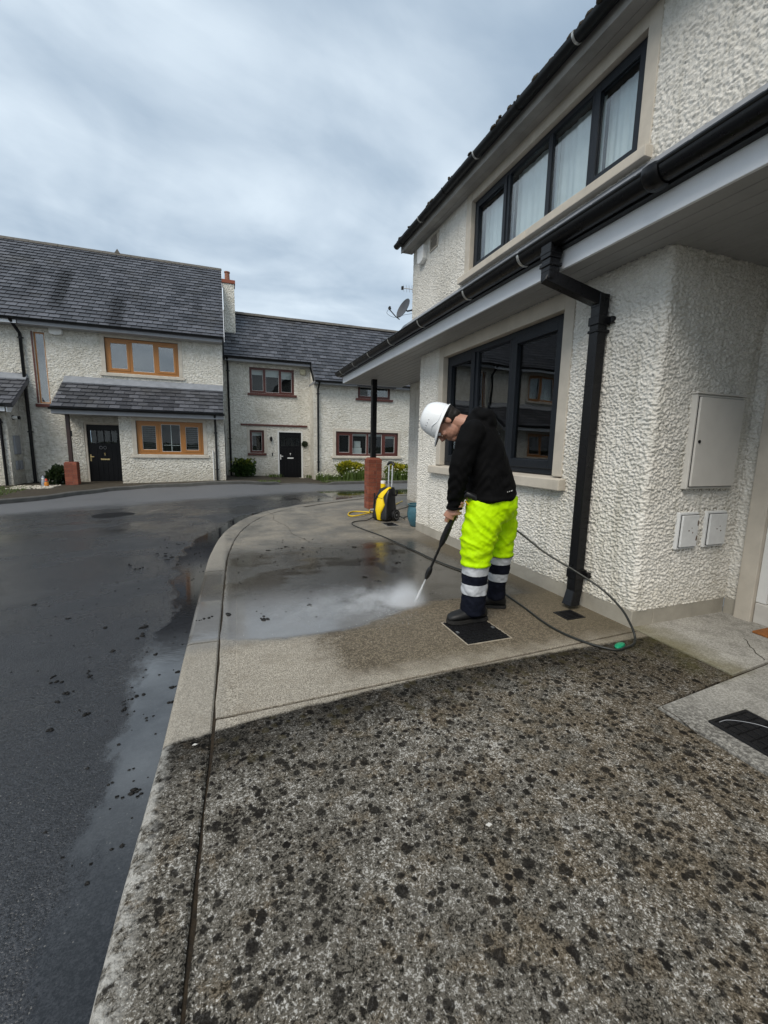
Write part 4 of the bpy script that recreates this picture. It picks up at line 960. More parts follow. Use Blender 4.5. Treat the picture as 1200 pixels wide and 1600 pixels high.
# ------------------------------------------------------------------ near house
XB, XR = 2.558, 3.5
nh = thing('corner_house', 'near roughcast house with anthracite windows, black gutters and white canopy fascia', 'house', (XB, 2.0, 0))
def rc_height(s, z, seed, k=1.0):
    wx = perlin(s*21*k, z*21*k, seed+1)*.85; wy = perlin(s*21*k+31, z*21*k+17, seed+2)*.85
    a = perlin(s*40*k+wx, z*50*k+wy, seed)
    r = 1-np.abs(perlin(s*31*k+wy+9, z*40*k+wx+5, seed+3))*2.6
    f = perlin(s*95*k+wx*2, z*110*k, seed+4)
    big = perlin(s*4, z*4, seed+5)
    h = np.tanh(a*4.2)*.60 + np.clip(r, -.7, 1)*.62 + f*.55
    return h*.0106/k**.5 + big*.004
def rc_sheet(name, parent, path, s0, s1, z0, z1, step, opens, seed, k=1.0):
    S = [s0, s1]; Zs = [z0, z1]
    for o in opens: S += [o[0], o[1]]; Zs += [o[2], o[3]]
    def fill(L):
        L = sorted(set(L)); out = []
        for a, b in zip(L[:-1], L[1:]): out += list(np.linspace(a, b, max(2, int((b-a)/step)+1))[:-1])
        return np.array(out+[L[-1]])
    S = fill(S); Zs = fill(Zs); SS, ZZ = np.meshgrid(S, Zs); h = rc_height(SS, ZZ, seed, k)
    x, y, nx_, ny_ = path(SS); V = np.stack([x+nx_*h, y+ny_*h, ZZ], -1).reshape(-1, 3)
    n = len(S); jj, ii = np.meshgrid(np.arange(len(Zs)-1), np.arange(n-1), indexing='ij')
    sc = (S[:-1]+S[1:])/2; zc = (Zs[:-1]+Zs[1:])/2; keep = np.ones(jj.shape, bool)
    for o in opens: keep &= ~((sc[ii] > o[0]) & (sc[ii] < o[1]) & (zc[jj] > o[2]) & (zc[jj] < o[3]))
    a = (jj*n+ii)[keep]; F = np.stack([a, a+1, a+n+1, a+n], -1)
    return npart(name, V, F, RC_NEAR, parent)
RAD = .035; LF = 5.57-2.0-RAD; LA = RAD*math.pi/2; LR = XR-XB-RAD
def bay_path(s):
    x = np.full_like(s, XB); y = 5.57 - s; nx_ = np.full_like(s, -1.); ny_ = np.zeros_like(s)
    m = (s > LF) & (s <= LF+LA); t = (s-LF)/RAD
    x = np.where(m, XB+RAD-RAD*np.cos(t), x); y = np.where(m, 2.0+RAD-RAD*np.sin(t), y); nx_ = np.where(m, -np.cos(t), nx_); ny_ = np.where(m, -np.sin(t), ny_)
    m = (s > LF+LA); x = np.where(m, XB+RAD+(s-LF-LA), x); y = np.where(m, 2.0, y); nx_ = np.where(m, 0., nx_); ny_ = np.where(m, -1., ny_)
    m = s > LF+LA+LR; x = np.where(m, XR, x); y = np.where(m, 2.0-(s-LF-LA-LR), y); nx_ = np.where(m, -1., nx_); ny_ = np.where(m, 0., ny_)
    return x, y, nx_, ny_
sY = lambda y: 5.57-y; sX = lambda x: LF+LA+(x-XB-RAD)
rc_sheet('wall', nh, bay_path, 0, LF+LA+LR+.098, .118, 2.47, .0048, [(sY(4.99), sY(2.755), .90, 2.42), (sX(2.875), sX(3.335), .955, 1.575), (sX(2.872), sX(3.06), .535, .79), (sX(3.15), sX(3.355), .535, .79)], 11, 1.3)
rx = lambda s: (np.full_like(s, XR), 8.1-s, np.full_like(s, -1.), np.zeros_like(s))
rc_sheet('recessed_wall', nh, rx, 0, 2.53, .118, 2.5, .010, [], 23, .9)
rc_sheet('upper_wall', nh, rx, 0, 7.3, 3.3, 4.90, .0085, [(8.1-6.12, 8.1-3.06, 3.68, 4.90)], 37, 1.1)
for nm_, b_ in (('side_wall', (XB+.01, XR+.3, 5.45, 5.57, 0, 2.5)), ('gable_wall', (XR+.001, 9, 7.95, 8.085, 0, 4.9)), ('porch_wall', (XR+.02, XR+.15, -3, .74, 0, 2.5)), ('upper_wall', (XR+.004, XR+.15, -3, .85, 2.5, 4.9)), ('porch_shade_wall', (XB+.002, XR+.1, -3, .38, 0, 2.5)), ('porch_lintel', (XR+.02, XR+.15, .74, 1.92, 2.2, 2.5))):  # unseen wall closing the porch is added to darken the return wall
    mb = MB(); mb.box(*b_); part(nm_, mb, RC_NEAR, nh)
def gable(): 
    mb = MB(); mb.add([(XR, 8.08, 4.9), (9, 8.08, 4.9), (6.25, 8.08, 7.2)], [(0, 1, 2)]); part('gable', mb, RC_NEAR, nh, recalc=False)
gable()
mb = MB(); mb.box(XB-.004, XB+.2, 2.0-.004, 5.58, -.1, .122); mb.box(XB+.2, XR-.0, 2.0-.004, 2.3, -.1, .1221); mb.box(XR-.004, XR+.2, 5.58, 8.10, -.1, .122); mb.box(XR-.004, XR+.1, 1.912, 1.9955, -.1, .1222)
part('plinth', mb, PLINTH, nh, bevel=.006)
# --- ground floor window
M_ = MX(XB); fy0, fy1 = 2.86, 4.885
mb = MB(); mb.mbox(M_, 2.75, fy0, .98, 2.43, -.014, .12); mb.mbox(M_, fy1, 4.995, .98, 2.43, -.014, .12); mb.mbox(M_, fy0, fy1, 2.30, 2.43, -.012, .12)
part('window_surround', mb, STONE, nh, bevel=.006)
mb = MB(); mb.ext([(-.075, .872), (-.075, .962), (.12, .982), (.12, .872)], lambda a, b, d: M_(d, b, a), 2.705, 3.9); part('window_sill', mb, STONE, nh, bevel=.007)
mb = MB(); mb.ext([(-.074, .873), (-.074, .961), (.12, .981), (.12, .873)], lambda a, b, d: M_(d, b, a), 3.904, 5.10); part('window_sill', mb, STONE, nh, bevel=.007)
window(nh, M_, [fy0, 3.60, 4.225, fy1], .985, 2.30, ANTH, .06, d=.055, dep=.08, sash=(0, 2), glass=GLASSD, room=1.6, sw=.062)
# --- upper window
U_ = MX(XR); uy0, uy1 = 3.18, 5.99
mb = MB(); mb.mbox(U_, 3.055, uy0, 3.80, 4.89, -.016, .12); mb.mbox(U_, uy1, 6.125, 3.80, 4.89, -.016, .12); mb.mbox(U_, uy0, uy1, 4.765, 4.89, -.012, .12)
part('window_surround', mb, STONE, nh, bevel=.006)
for a, b in ((3.03, 4.6), (4.604, 6.2)):
    mb = MB(); mb.ext([(-.085, 3.685), (-.085, 3.775), (.12, 3.80), (.12, 3.685)], lambda p, q, d: U_(d, q, p), a, b); part('window_sill', mb, STONE, nh, bevel=.007)
window(nh, U_, [uy0, 3.80, 4.42, 5.19, uy1], 3.80, 4.765, ANTH, .06, d=.055, dep=.08, sash=(0, 3), curtain=True, room=.8, sw=.05)
# --- canopy
FX = 2.214; CY0, CY1 = -3.0, 8.51
for a, b in ((CY0, 2.60), (2.603, CY1)):
    mb = MB(); mb.box(FX, FX+.022, a, b, 2.43, 2.635); part('fascia', mb, WHITEP, nh, bevel=.003)
mb = MB(); mb.ext([(FX+.001, 2.431), (XR, 2.431), (XR, 3.45), (FX+.001, 2.66)], lambda a, b, d: (a, d, b), CY1, CY1+.022); part('bargeboard', mb, WHITEP, nh, bevel=.003)
nb = 12; bw = (XR-.02-(FX+.024))/nb
for k in range(nb):
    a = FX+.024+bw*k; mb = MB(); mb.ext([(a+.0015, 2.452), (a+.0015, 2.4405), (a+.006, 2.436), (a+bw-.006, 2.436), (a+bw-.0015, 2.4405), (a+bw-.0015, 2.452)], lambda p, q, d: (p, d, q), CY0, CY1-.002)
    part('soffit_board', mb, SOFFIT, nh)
GX, GZ = 2.138, 2.622
mb = MB(); My = lambda u, v, d: (GX+d, u, v); hgutter(mb, My, CY0, 8.60, GZ, 0, .066, 12)
for yy in (CY0, 8.60): mb.lathe([(.064, 0), (.064, .006)], (GX, yy, GZ), 16, (0, 1, 0)) if False else None
g_ = part('gutter', mb, BLACKP, nh, smooth=40)
mb = MB(); pr = [(.064*math.cos(a), .064*math.sin(a)) for a in [math.pi+math.pi*k/12 for k in range(13)]]; mb.ext(pr, lambda a, b, d: (GX+a, d, GZ+b), 8.596, 8.604); part('gutter_end', mb, BLACKP, g_)
mb = MB(); mb.tube([(GX-.066, CY0, GZ+.004), (GX-.066, 8.6, GZ+.004)], .010, 8); mb.box(GX+.03, FX-.001, CY0, 8.58, 2.55, 2.60); part('gutter_lip', mb, GUTTER, g_, smooth=40)
for yy in (8.2, 7.35, 6.5, 5.6, 4.65, 3.65, 2.86):
    mb = MB(); mb.tube([(GX+.07*math.cos(a), yy, GZ+.07*math.sin(a)) for a in [math.pi*.93+math.pi*1.1*k/10 for k in range(11)]], (.004, .013), 6, up=(0, 1, 0)); part('gutter_clip', mb, CLIP, g_, smooth=40)
for yy in (1.80, .2):
    mb = MB(); mb.tube([(GX+.073*math.cos(a), yy, GZ+.073*math.sin(a)) for a in [math.pi*.93+math.pi*1.1*k/12 for k in range(13)]], (.010, .045), 8, up=(0, 1, 0)); part('gutter_union', mb, BLACKP, g_, smooth=40)
# square downpipe with swan neck
mb = MB()
def sq(p, a, b, w_=.042): p, a, b = Vector(p), Vector(a)*w_, Vector(b)*w_; return [p-a-b, p+a-b, p+a+b, p-a+b]
PX, PY = 2.492, 2.455
mb.loft([sq((GX, 2.57, 2.60), (1, 0, 0), (0, 1, 0), .05), sq((GX, 2.57, 2.49), (1, 0, 0), (0, 1, 0), .05)])
mb.loft([sq((GX, 2.57, 2.49), (1, 0, 0), (0, 1, 0), .044), sq((GX, 2.57, 2.405), (1, 0, 0), (0, 1, 0), .044)])
sn = Vector((PX-GX, PY-2.57, 2.22-2.375)).normalized(); sd = sn.cross(Vector((0, 0, 1))).normalized(); su = sd.cross(sn)
A = Vector((GX, 2.57, 2.375)); B = Vector((PX, PY, 2.235))
mb.loft([sq((GX, 2.57, 2.41), (1, 0, 0), (0, 1, 0), .043), sq(A+Vector((-.0, 0, -.02)), (1, 0, 0), (0, 1, 0), .043)]); mb.loft([sq(A-sn*.035, sd, su, .041), sq(B+sn*.03, sd, su, .041)])
mb.loft([sq((PX, PY, 2.275), (1, 0, 0), (0, 1, 0)), sq((PX, PY, 2.19), (1, 0, 0), (0, 1, 0))]); mb.loft([sq((PX, PY, 2.2), (1, 0, 0), (0, 1, 0), .040), sq((PX, PY, .20), (1, 0, 0), (0, 1, 0), .040)])
mb.loft([sq((PX, PY, .22), (1, 0, 0), (0, 1, 0), .0405), sq((PX-.005, PY-.005, .13), (1, 0, 0), (0, 1, 0), .0405), sq((PX-.05, PY-.03, .055), (1, 0, 0), (0, 1, 0), .043), sq((PX-.06, PY-.035, .03), (1, 0, 0), (0, 1, 0), .047)])
dp = part('downpipe', mb, BLACKP, nh, bevel=.005)
for z_ in (2.53, 2.45): mb = MB(); mb.box(GX-.053, GX+.053, 2.517, 2.623, z_-.012, z_+.012); part('pipe_collar', mb, BLACKP, dp, bevel=.004)
for z_, hh in ((2.10, .03), (2.03, .01), (.26, .035)):
    mb = MB(); mb.box(PX-.048, PX+.062, PY-.048, PY+.048, z_-hh, z_+hh); part('pipe_collar', mb, BLACKP, dp, bevel=.005)
for z_ in (2.10, .26): mb = MB(); mb.box(PX+.03, XB+.004, PY-.085, PY+.085, z_-.022, z_+.022); part('pipe_bracket', mb, BLACKP, dp, bevel=.005)
slc = math.atan2(.86, 1.30)
slate_roof(nh, (2.17, CY1+.03, 2.665), (0, -1, 0), (math.cos(slc), 0, math.sin(slc)), 11.5, 1.56, e=.24, keep=0)
mb = MB(); mb.hexa([(3.30, CY0, 3.40), (XR-.012, CY0, 3.54), (3.30, 8.52, 3.40), (XR-.012, 8.52, 3.54), (3.30, CY0, 3.42), (XR-.012, CY0, 3.66), (3.30, 8.52, 3.42), (XR-.012, 8.52, 3.66)]); part('lead_flashing', mb, LEAD, nh)
# --- main eaves and roof
EX = 3.27
WFAS = simple('weathered_fascia', (.30, .29, .27), .6, .25, 3, bump=.001)
mb = MB(); mb.box(EX, EX+.022, -3, 8.2, 4.875, 5.02); part('fascia', mb, WFAS, nh, bevel=.003)
for k in range(2):
    mb = MB(); mb.box(EX+.024+k*.105, EX+.126+k*.105, -3, 8.19, 4.885, 4.90); part('soffit_board', mb, WFAS, nh, bevel=.002)
mb = MB(); hgutter(mb, lambda u, v, d: (3.195+d, u, v), -3, 8.24, 5.01, 0, .062, 10); g2 = part('gutter', mb, GUTTER, nh, smooth=40)
mb = MB(); mb.ext([(.062*math.cos(a), .062*math.sin(a)) for a in [math.pi+math.pi*k/12 for k in range(13)]], lambda a, b, d: (3.195+a, d, 5.01+b), 8.236, 8.246); part('gutter_end', mb, GUTTER, g2)
for k in range(11):
    yy = 8.0-k*.86; mb = MB(); mb.tube([(3.195+.066*math.cos(a), yy, 5.01+.066*math.sin(a)) for a in [math.pi*.95+math.pi*1.05*q/10 for q in range(11)]], (.004, .014), 6, up=(0, 1, 0)); part('gutter_clip', mb, CLIP if k % 2 else GUTTER, g2, smooth=40)
sm = math.radians(40)
slate_roof(nh, (3.215, 8.2, 5.055), (0, -1, 0), (math.cos(sm), 0, math.sin(sm)), 11.2, 3.9, keep=0)
mb = MB()
for k in range(150):      # moss tufts along the gutter
    y_ = random.uniform(-.5, 8.1); mb.ball((3.175+random.uniform(-.05, .03), y_, 5.02+random.uniform(-.012, .02)), (random.uniform(.015, .03), random.uniform(.02, .07), random.uniform(.012, .028)), 6)
tag(part('gutter_moss', mb, EARTH, g2, smooth=60), kind='stuff')
# --- louvre vent
mb = MB(); ring(mb, U_, 7.06, 7.36, 4.60, 4.84, .02, -.022, 0); v_ = part('vent', mb, STONE, nh)
for k in range(7):
    z_ = 4.63+k*.029; mb = MB(); mb.hexa([U_(u, z_+c, d) for c in (0, .006) for d, q in ((-.024, 0), (-.004, 1)) for u in (7.08, 7.34)]); part('louvre', mb, STONE, v_)
mb = MB(); mb.mbox(U_, 7.07, 7.35, 4.61, 4.83, -.008, -.006); part('vent_back', mb, CAST, v_)
# --- door and step
D_ = MX(XR)
mb = MB(); mb.mbox(D_, 1.80, 1.908, 0, 2.44, -.03, .10); mb.mbox(D_, .74, .80, 0, 2.44, -.03, .10); mb.mbox(D_, .80, 1.80, 2.30, 2.44, -.03, .10); part('door_surround', mb, STONE, nh, bevel=.006)
mb = MB(); mb.mbox(D_, 1.735, 1.798, .155, 2.298, .0, .09); mb.mbox(D_, 1.715, 1.735, .155, 2.298, .03, .09); mb.mbox(D_, .80, .865, .155, 2.298, .0, .09); mb.mbox(D_, .865, 1.735, 2.235, 2.298, .0, .09); part('door_frame', mb, WHITED, nh, bevel=.004)
mb = MB(); mb.mbox(D_, .866, 1.714, .165, 2.234, .045, .09); dr = part('door', mb, BLACKD, nh, bevel=.004)
for a, b, c, e in ((.98, 1.24, .4, 1.0), (1.32, 1.58, .4, 1.0), (.98, 1.24, 1.2, 2.0), (1.32, 1.58, 1.2, 2.0)): mb = MB(); mb.mbox(D_, a, b, c, e, .036, .047); part('door_panel', mb, BLACKD, dr, bevel=.008)
mb = MB(); mb.mbox(D_, .80, 1.797, 0, .152, -.006, .2); part('door_step', mb, simple('painted_step', (.55, .53, .49), .8, .12, 8, bump=.002), nh, bevel=.008)

# ------------------------------------------------------------------ things fixed to the near house
def cabinet(label, x0, x1, z0, z1, dep, mat, kind):
    c = thing('meter_cabinet', label, 'meter cabinet', ((x0+x1)/2, 2.0, z0)); M = MY(2.0)
    mb = MB(); pts = lambda m, d: [M(x0-m, z0-m, d), M(x1+m, z0-m, d), M(x0-m, z1+m, d), M(x1+m, z1+m, d)]
    a, b = pts(.006, .03), pts(0, -dep+.006); mb.hexa([a[0], a[1], b[0], b[1], a[2], a[3], b[2], b[3]]); part('casing', mb, mat, c, bevel=.004)
    q = .018; mb = MB(); mb.mbox(M, x0+q, x1-q*.6, z0+q, z1-q, -dep-.010, -dep+.0055); d_ = part('cabinet_door', mb, mat, c, bevel=.003)
    mb = MB(); mb.mbox(M, x0+q-.004, x1-q*.6+.004, z0+q-.004, z1-q+.004, -dep+.0025, -dep+.0065); part('door_gap', mb, CAST, c)
    if kind == 0:
        mb = MB(); mb.lathe([(.011, 0), (.011, .006), (.004, .0065)], M(x0+.045, (z0+z1)/2+.005, -dep-.0095), 12, (0, -1, 0)); part('lock', mb, CAST, d_)
        mb = MB(); mb.mbox(M, x0-.01, x1+.01, z1+.002, z1+.014, -dep-.004, .02); part('drip_edge', mb, CABW, c, bevel=.003)
    else:
        for (u, v, a_, b_) in ((.45, .52, .008, .004), (.7, .45, .006, .006), (.62, .60, .004, .004), (.985, .25, .006, .02), (.985, .75, .006, .024))[:5 if kind == 1 else 3]:
            mb = MB(); uu, vv = x0+q+(x1-x0-2*q)*u, z0+q+(z1-z0-2*q)*v
            mb.ext([(uu+a_*random.uniform(.6, 1.2)*math.cos(t_), vv+b_*random.uniform(.6, 1.2)*math.sin(t_)) for t_ in [k*6.283/9 for k in range(9)]], M, -dep-.0112, -dep-.0095); part('rust_patch', mb, RUST, d_)
    mb = MB(); mb.ext([(x0-.015, z0-.02), (x1+.012, z0-.022), (x1+.014, z1+.018), (x0-.02, z1+.022)], M, -.001, .03); part('mortar_bed', mb, PLINTH, c)
    return c
cabinet('large white electricity meter cabinet on the wall beside the front door', 2.875, 3.335, .955, 1.575, .045, CABW, 0)
cabinet('small white flaking service box, the one nearer the downpipe, under large cabinet', 2.872, 3.06, .535, .79, .030, CABP, 1)
cabinet('small white service box nearer the front door, under the large cabinet', 3.15, 3.355, .535, .79, .030, CABP, 2)
wall_box('alarm_box', 'cream alarm box under the eaves of the near house, beside the vent', 'alarm box', U_, 7.62, 4.66, .26, .26, .09, WHTP, (XR, 7.62, 4.6))
# satellite dish on the gable
sd_ = thing('satellite_dish', 'grey satellite dish on the far gable of the near house', 'satellite dish', (3.52, 8.10, 3.9))
dn = Vector((-.90, -.20, .40)).normalized(); da = dn.cross(Vector((0, 0, 1))).normalized(); db = da.cross(dn).normalized()
if db.z < 0: db = -db
dc = Vector((3.38, 8.30, 3.93)); mb = MB(); rings = []
for sgn, off in ((1, 0.0), (-1, -.006)):
    prof = [(.0, -.05), (.07, -.044), (.12, -.030), (.165, -.012), (.19, .0)]
    if sgn < 0: prof = prof[::-1]
    for r, h in prof: rings.append([dc + dn*(h+off) + (da*math.cos(6.283*k/28) + db*1.08*math.sin(6.283*k/28))*max(r, .001) for k in range(28)])
mb.loft(rings); part('reflector', mb, DISHG, sd_, smooth=50)
mb = MB(); f0 = dc-db*.24-dn*.02; f1 = dc+dn*.27-db*.20; mb.tube([f0, f0+dn*.1, f1], .010, 8); part('feed_arm', mb, BLK, sd_, smooth=40)
mb = MB(); mb.tube([f1-dn*.03+db*.01, f1+dn*.02+db*.03], .024, 10); mb.tube([f1, f1+db*.05], .022, 10); part('feed_horn', mb, BLK, sd_, smooth=40)
mb = MB(); mb.tube([dc-dn*.06, dc-dn*.10+Vector((.02, 0, 0)), (3.53, 8.2, 3.88), (3.56, 8.1, 3.88)], .016, 8); mb.box(3.52, 3.62, 8.086, 8.10, 3.8, 3.97); part('wall_bracket', mb, BLK, sd_, smooth=40)
mb = MB(); mb.tube(catmull([f1, f1-db*.10+dn*.01, f0+dn*.12-db*.03, dc-dn*.08-db*.1, (3.55, 8.10, 3.8)], 5), .0035, 5); part('cable', mb, BHOSE, sd_)
ae = thing('aerial', 'small rod aerial above the satellite dish', 'aerial', (3.52, 8.1, 4.2))
mb = MB(); mb.tube([(3.56, 8.12, 4.24), (3.36, 8.3, 4.30)], .008, 6); part('boom', mb, METAL, ae)
for k in range(4): c = Vector((3.56, 8.12, 4.24)).lerp(Vector((3.36, 8.3, 4.30)), .25+k*.22); mb = MB(); mb.tube([c-Vector((0, .02, .07)), c+Vector((0, .02, .07))], .004, 6); part('element', mb, METAL, ae)
mb = MB(); mb.box(3.34, 3.38, 8.28, 8.32, 4.27, 4.33); part('end_plate', mb, BLK, ae)
# pier and post carrying the canopy corner
p2 = thing('brick_pier', 'red brick pier with black steel post under the near canopy corner, beside pressure washer', 'pier', (2.63, 7.8, 0))
brick_pier(p2, 2.505, 2.765, 7.67, 7.94, 0.001, .955, .0735)
mb = MB(); mb.box(2.585, 2.68, 7.755, 7.85, .96, 2.437); part('post', mb, BLACKP, p2, bevel=.006)
# covers, gully, mat, pot
def cover(label, x0, x1, y0, y1, n, z=.0, fr=.007, lug=True, name='manhole_cover', cat='manhole cover', rim=None):
    c = thing(name, label, cat, ((x0+x1)/2, (y0+y1)/2, z)); M = lambda u, v, d: (u, v, z+d)
    mb = MB(); ring(mb, M, x0, x1, y0, y1, fr, -.02, .005); part('frame', mb, rim or METAL, c, bevel=.002)
    mb = MB(); mb.mbox(M, x0+fr+.002, x1-fr-.002, y0+fr+.002, y1-fr-.002, -.02, .003); pl = part('plate', mb, CAST, c, bevel=.002)
    mb = MB(); a, b = (x1-x0-2*fr)/n, (y1-y0-2*fr)/n
    for i in range(n):
        for j in range(n):
            u, v = x0+fr+a*(i+.5), y0+fr+b*(j+.5)
            if (i+j) % 2: mb.mbox(M, u-a*.40, u+a*.40, v-b*.14, v+b*.14, .0025, .0065)
            else: mb.mbox(M, u-a*.14, u+a*.14, v-b*.40, v+b*.40, .0025, .0065)
    tag(part('tread', mb, CAST, pl), kind='stuff')
    for sx in (x0+.03, x1-.03): mb = MB(); mb.mbox(M, sx-.008, sx+.008, (y0+y1)/2-.012, (y0+y1)/2+.012, .003, .0072); part('lift_key', mb, METAL, pl)
    return c
cover('square black cast cover under the front boot of the worker', 1.345, 1.675, 2.115, 2.47, 11, rim=simple('worn_frame', (.32, .28, .22), .6, .3, 20))
cover('small dark cover on the concrete in front of the pressure washer', 2.25, 2.44, 5.92, 6.22, 6)
c = thing('manhole_cover', 'black recessed cover in the pale concrete at the right edge', 'manhole cover', (2.11, 1.0, 0)); M = lambda u, v, d: (u, v, .003+d)
mb = MB(); ring(mb, M, 1.985, 2.245, .86, 1.125, .016, -.03, .010); part('frame', mb, CAST, c, bevel=.003)
mb = MB(); mb.mbox(M, 2.0, 2.23, .875, 1.11, -.03, .0025); pl = part('plate', mb, CAST, c)
for i in range(5):
    for j in range(5):
        mb = MB(); u, v = 2.004+i*.0452, .879+j*.0462; mb.mbox(M, u+.003, u+.042, v+.003, v+.043, .002, .0085); part('tread_pad', mb, CAST, pl, bevel=.003)
mb = MB(); mb.tube(catmull([(2.02, 1.10, .012), (2.08, 1.095, .012), (2.16, 1.04, .012), (2.20, .97, .012), (2.21, .90, .012)], 6), .0016, 5); tag(part('wire', mb, GREYP), 'thin loose wire lying across the black cover at right edge', 'wire')
c = thing('drain_gully', 'small black drain grate at the foot of the downpipe', 'drain', (2.315, 2.31, 0))
M = lambda u, v, d: (u, v, d)
mb = MB(); ring(mb, M, 2.235, 2.40, 2.235, 2.385, .014, -.02, .005); part('frame', mb, CAST, c, bevel=.002)
mb = MB(); mb.mbox(M, 2.25, 2.386, 2.25, 2.371, -.02, .0018); part('sump', mb, CAST, c)
for k in range(6): mb = MB(); mb.mbox(M, 2.249, 2.386, 2.255+k*.020, 2.265+k*.020, .001, .0075); part('grate_bar', mb, CAST, c)
mb = MB(); mb.box(3.275, 3.488, .95, 1.675, .007, .022); tag(part('doormat', mb, MATB, bevel=.004), 'orange brown coir doormat at front door step, right edge of photo', 'doormat')
c = thing('road_manhole', 'round iron manhole cover set in the road', 'manhole cover', (-1.95, 8.7, zroad(-1.95, 8.7)))
zz = zroad(-1.95, 8.7)+.004; mb = MB(); mb.lathe([(.40, -.02), (.40, .006), (.34, .006), (.34, -.02)], (-1.95, 8.7, zz-.003), 40); part('frame', mb, ROAD, c)
mb = MB(); mb.lathe([(.33, -.02), (.33, .004), (.01, .004)], (-1.95, 8.7, zz), 40); pl = part('plate', mb, CAST, c)
mb = MB()
for i in range(-6, 7):
    for j in range(-6, 7):
        if i*i+j*j < 38: mb.box(-1.95+i*.05-.015, -1.95+i*.05+.015, 8.7+j*.05-.015, 8.7+j*.05+.015, zz+.003, zz+.009)
tag(part('tread', mb, CAST, pl), kind='stuff')
pot = thing('plant_pot', 'blue glazed plant pot behind the corner of the near wall', 'plant pot', (2.69, 5.84, 0))
mb = MB(); mb.lathe([(.085, 0), (.10, .01), (.135, .10), (.15, .19), (.14, .27), (.125, .31), (.145, .325), (.148, .345), (.125, .345), (.115, .30)], (2.69, 5.84, .002), 30); part('body', mb, POTB, pot, smooth=40)
mb = MB(); mb.lathe([(.118, 0), (.118, .01)], (2.69, 5.84, .27), 24); part('soil', mb, EARTH, pot)
# ------------------------------------------------------------------ pressure washer and hoses
WC = Vector((2.40, 6.46, 0)); WF = Vector((-.869, -.494, 0)); WS = Vector((.494, -.869, 0)); UZ = Vector((0, 0, 1))
def Wp(s, f, z): return WC + WS*s + WF*f + UZ*z
pwash = thing('pressure_washer', 'yellow and black wheeled pressure washer standing beside the brick pier', 'pressure washer', WC)
def rrect(cs, cf, hs, hf, z, r=.035, n=4):
    out = []
    for sx, sy, a0 in ((1, 1, 0), (-1, 1, 90), (-1, -1, 180), (1, -1, 270)):
        for k in range(n+1):
            a = math.radians(a0+90*k/n); out.append(Wp(cs+sx*(hs-r)+r*math.cos(a), cf+sy*(hf-r)+r*math.sin(a), z))
    return out
mb = MB(); mb.loft([rrect(0, 0, .135, .12, .015, .02), rrect(0, .005, .16, .15, .04), rrect(0, .005, .16, .15, .11), rrect(0, .0, .145, .14, .17), rrect(0, -.005, .13, .125, .30), rrect(0, -.02, .125, .11, .42), rrect(0.005, -.04, .115, .09, .50), rrect(.01, -.05, .09, .07, .545, .03)])
part('body', mb, BLK, pwash, smooth=50)
# front cowl, curved across the front
cowl = [(.085, .555), (.112, .535), (.055, .425), (.045, .375), (.10, .275), (.045, .145), (.035, .02), (-.025, .02), (-.075, .17), (-.085, .33), (-.065, .42), (-.02, .475)]
def cow(s, z, d): return Wp(s, (.150 if z < .2 else .150-.12*((z-.2)/.35)**1.3)-.16*s*s/.12*.8+.012-d, z)
mb = MB(); n = len(cowl); cen = (0.0, .29)
rin = [[(cen[0]+(p[0]-cen[0])*k, cen[1]+(p[1]-cen[1])*k) for p in cowl] for k in (1.0, .94, .6, .25)]
rings = [[cow(s, z, .05) for s, z in rin[0]], [cow(s, z, .004) for s, z in rin[0]], [cow(s, z, -.008) for s, z in rin[1]], [cow(s, z, -.012) for s, z in rin[2]], [cow(s, z, -.012) for s, z in rin[3]]]
mb.loft(rings); part('front_cowl', mb, YEL, pwash, smooth=50)
mb = MB(); mb.tube([cow(-.10, .385, -.016), cow(.045, .37, -.016)], .004, 6); part('cowl_seam', mb, BLK, pwash)
mb = MB(); mb.lathe([(.022, -.01), (.022, .012), (.012, .02)], cow(-.085, .40, -.01), 14, WF); part('switch', mb, BLK, pwash, smooth=40)
mb = MB(); mb.loft([[Wp(-.06+.042*math.cos(6.283*k/14), -.01+.042*math.sin(6.283*k/14), z) for k in range(14)] for z in (.50, .60)]); bt = part('detergent_bottle', mb, YEL, pwash, smooth=40)
mb = MB(); mb.lathe([(.041, 0), (.041, .04), (.034, .045)], Wp(-.06, -.01, .601), 14); part('bottle_cap', mb, WHTP, bt, smooth=40)
for s_ in (.165, -.165):
    wl = MB(); ax = WS if s_ > 0 else -WS
    wl.lathe([(.045, -.02), (.088, -.018), (.096, 0), (.096, .022), (.086, .034), (.066, .036)], Wp(s_, -.06, .097), 26, ax); w_ = part('wheel', wl, BLK, pwash, smooth=35)
    m2 = MB(); m2.lathe([(.066, .028), (.062, .037), (.02, .031), (.015, .04), (.004, .042)], Wp(s_, -.06, .097), 22, ax); part('hub', m2, GREYW, w_, smooth=35)
for k, s_ in enumerate((-.035, .04)):
    mb = MB(); mb.tube([Wp(s_+.02, -.085, .45), Wp(s_+.02, -.10, .90)], .0125, 10); part('handle_tube', mb, ALU, pwash, smooth=50)
mb = MB(); mb.tube([Wp(-.045, -.10, .90), Wp(-.02, -.102, .935), Wp(.025, -.102, .945), Wp(.065, -.102, .935), Wp(.09, -.10, .90)], .022, 10); part('handle_grip', mb, BLK, pwash, smooth=50)
mb = MB(); mb.tube([Wp(.10, -.09, .42), Wp(.155, -.09, .42), Wp(.175, -.09, .45), Wp(.172, -.09, .51)], .014, 8); part('hose_hook', mb, BLK, pwash, smooth=40)
mb = MB(); mb.tube([Wp(-.16, .04, .36), Wp(-.19, .05, .34), Wp(-.195, .06, .20), Wp(-.18, .06, .12)], .016, 8); mb.tube([Wp(-.19, .05, .34), Wp(-.195, .05, .44)], .012, 8); part('lance_holder', mb, BLK, pwash, smooth=40)
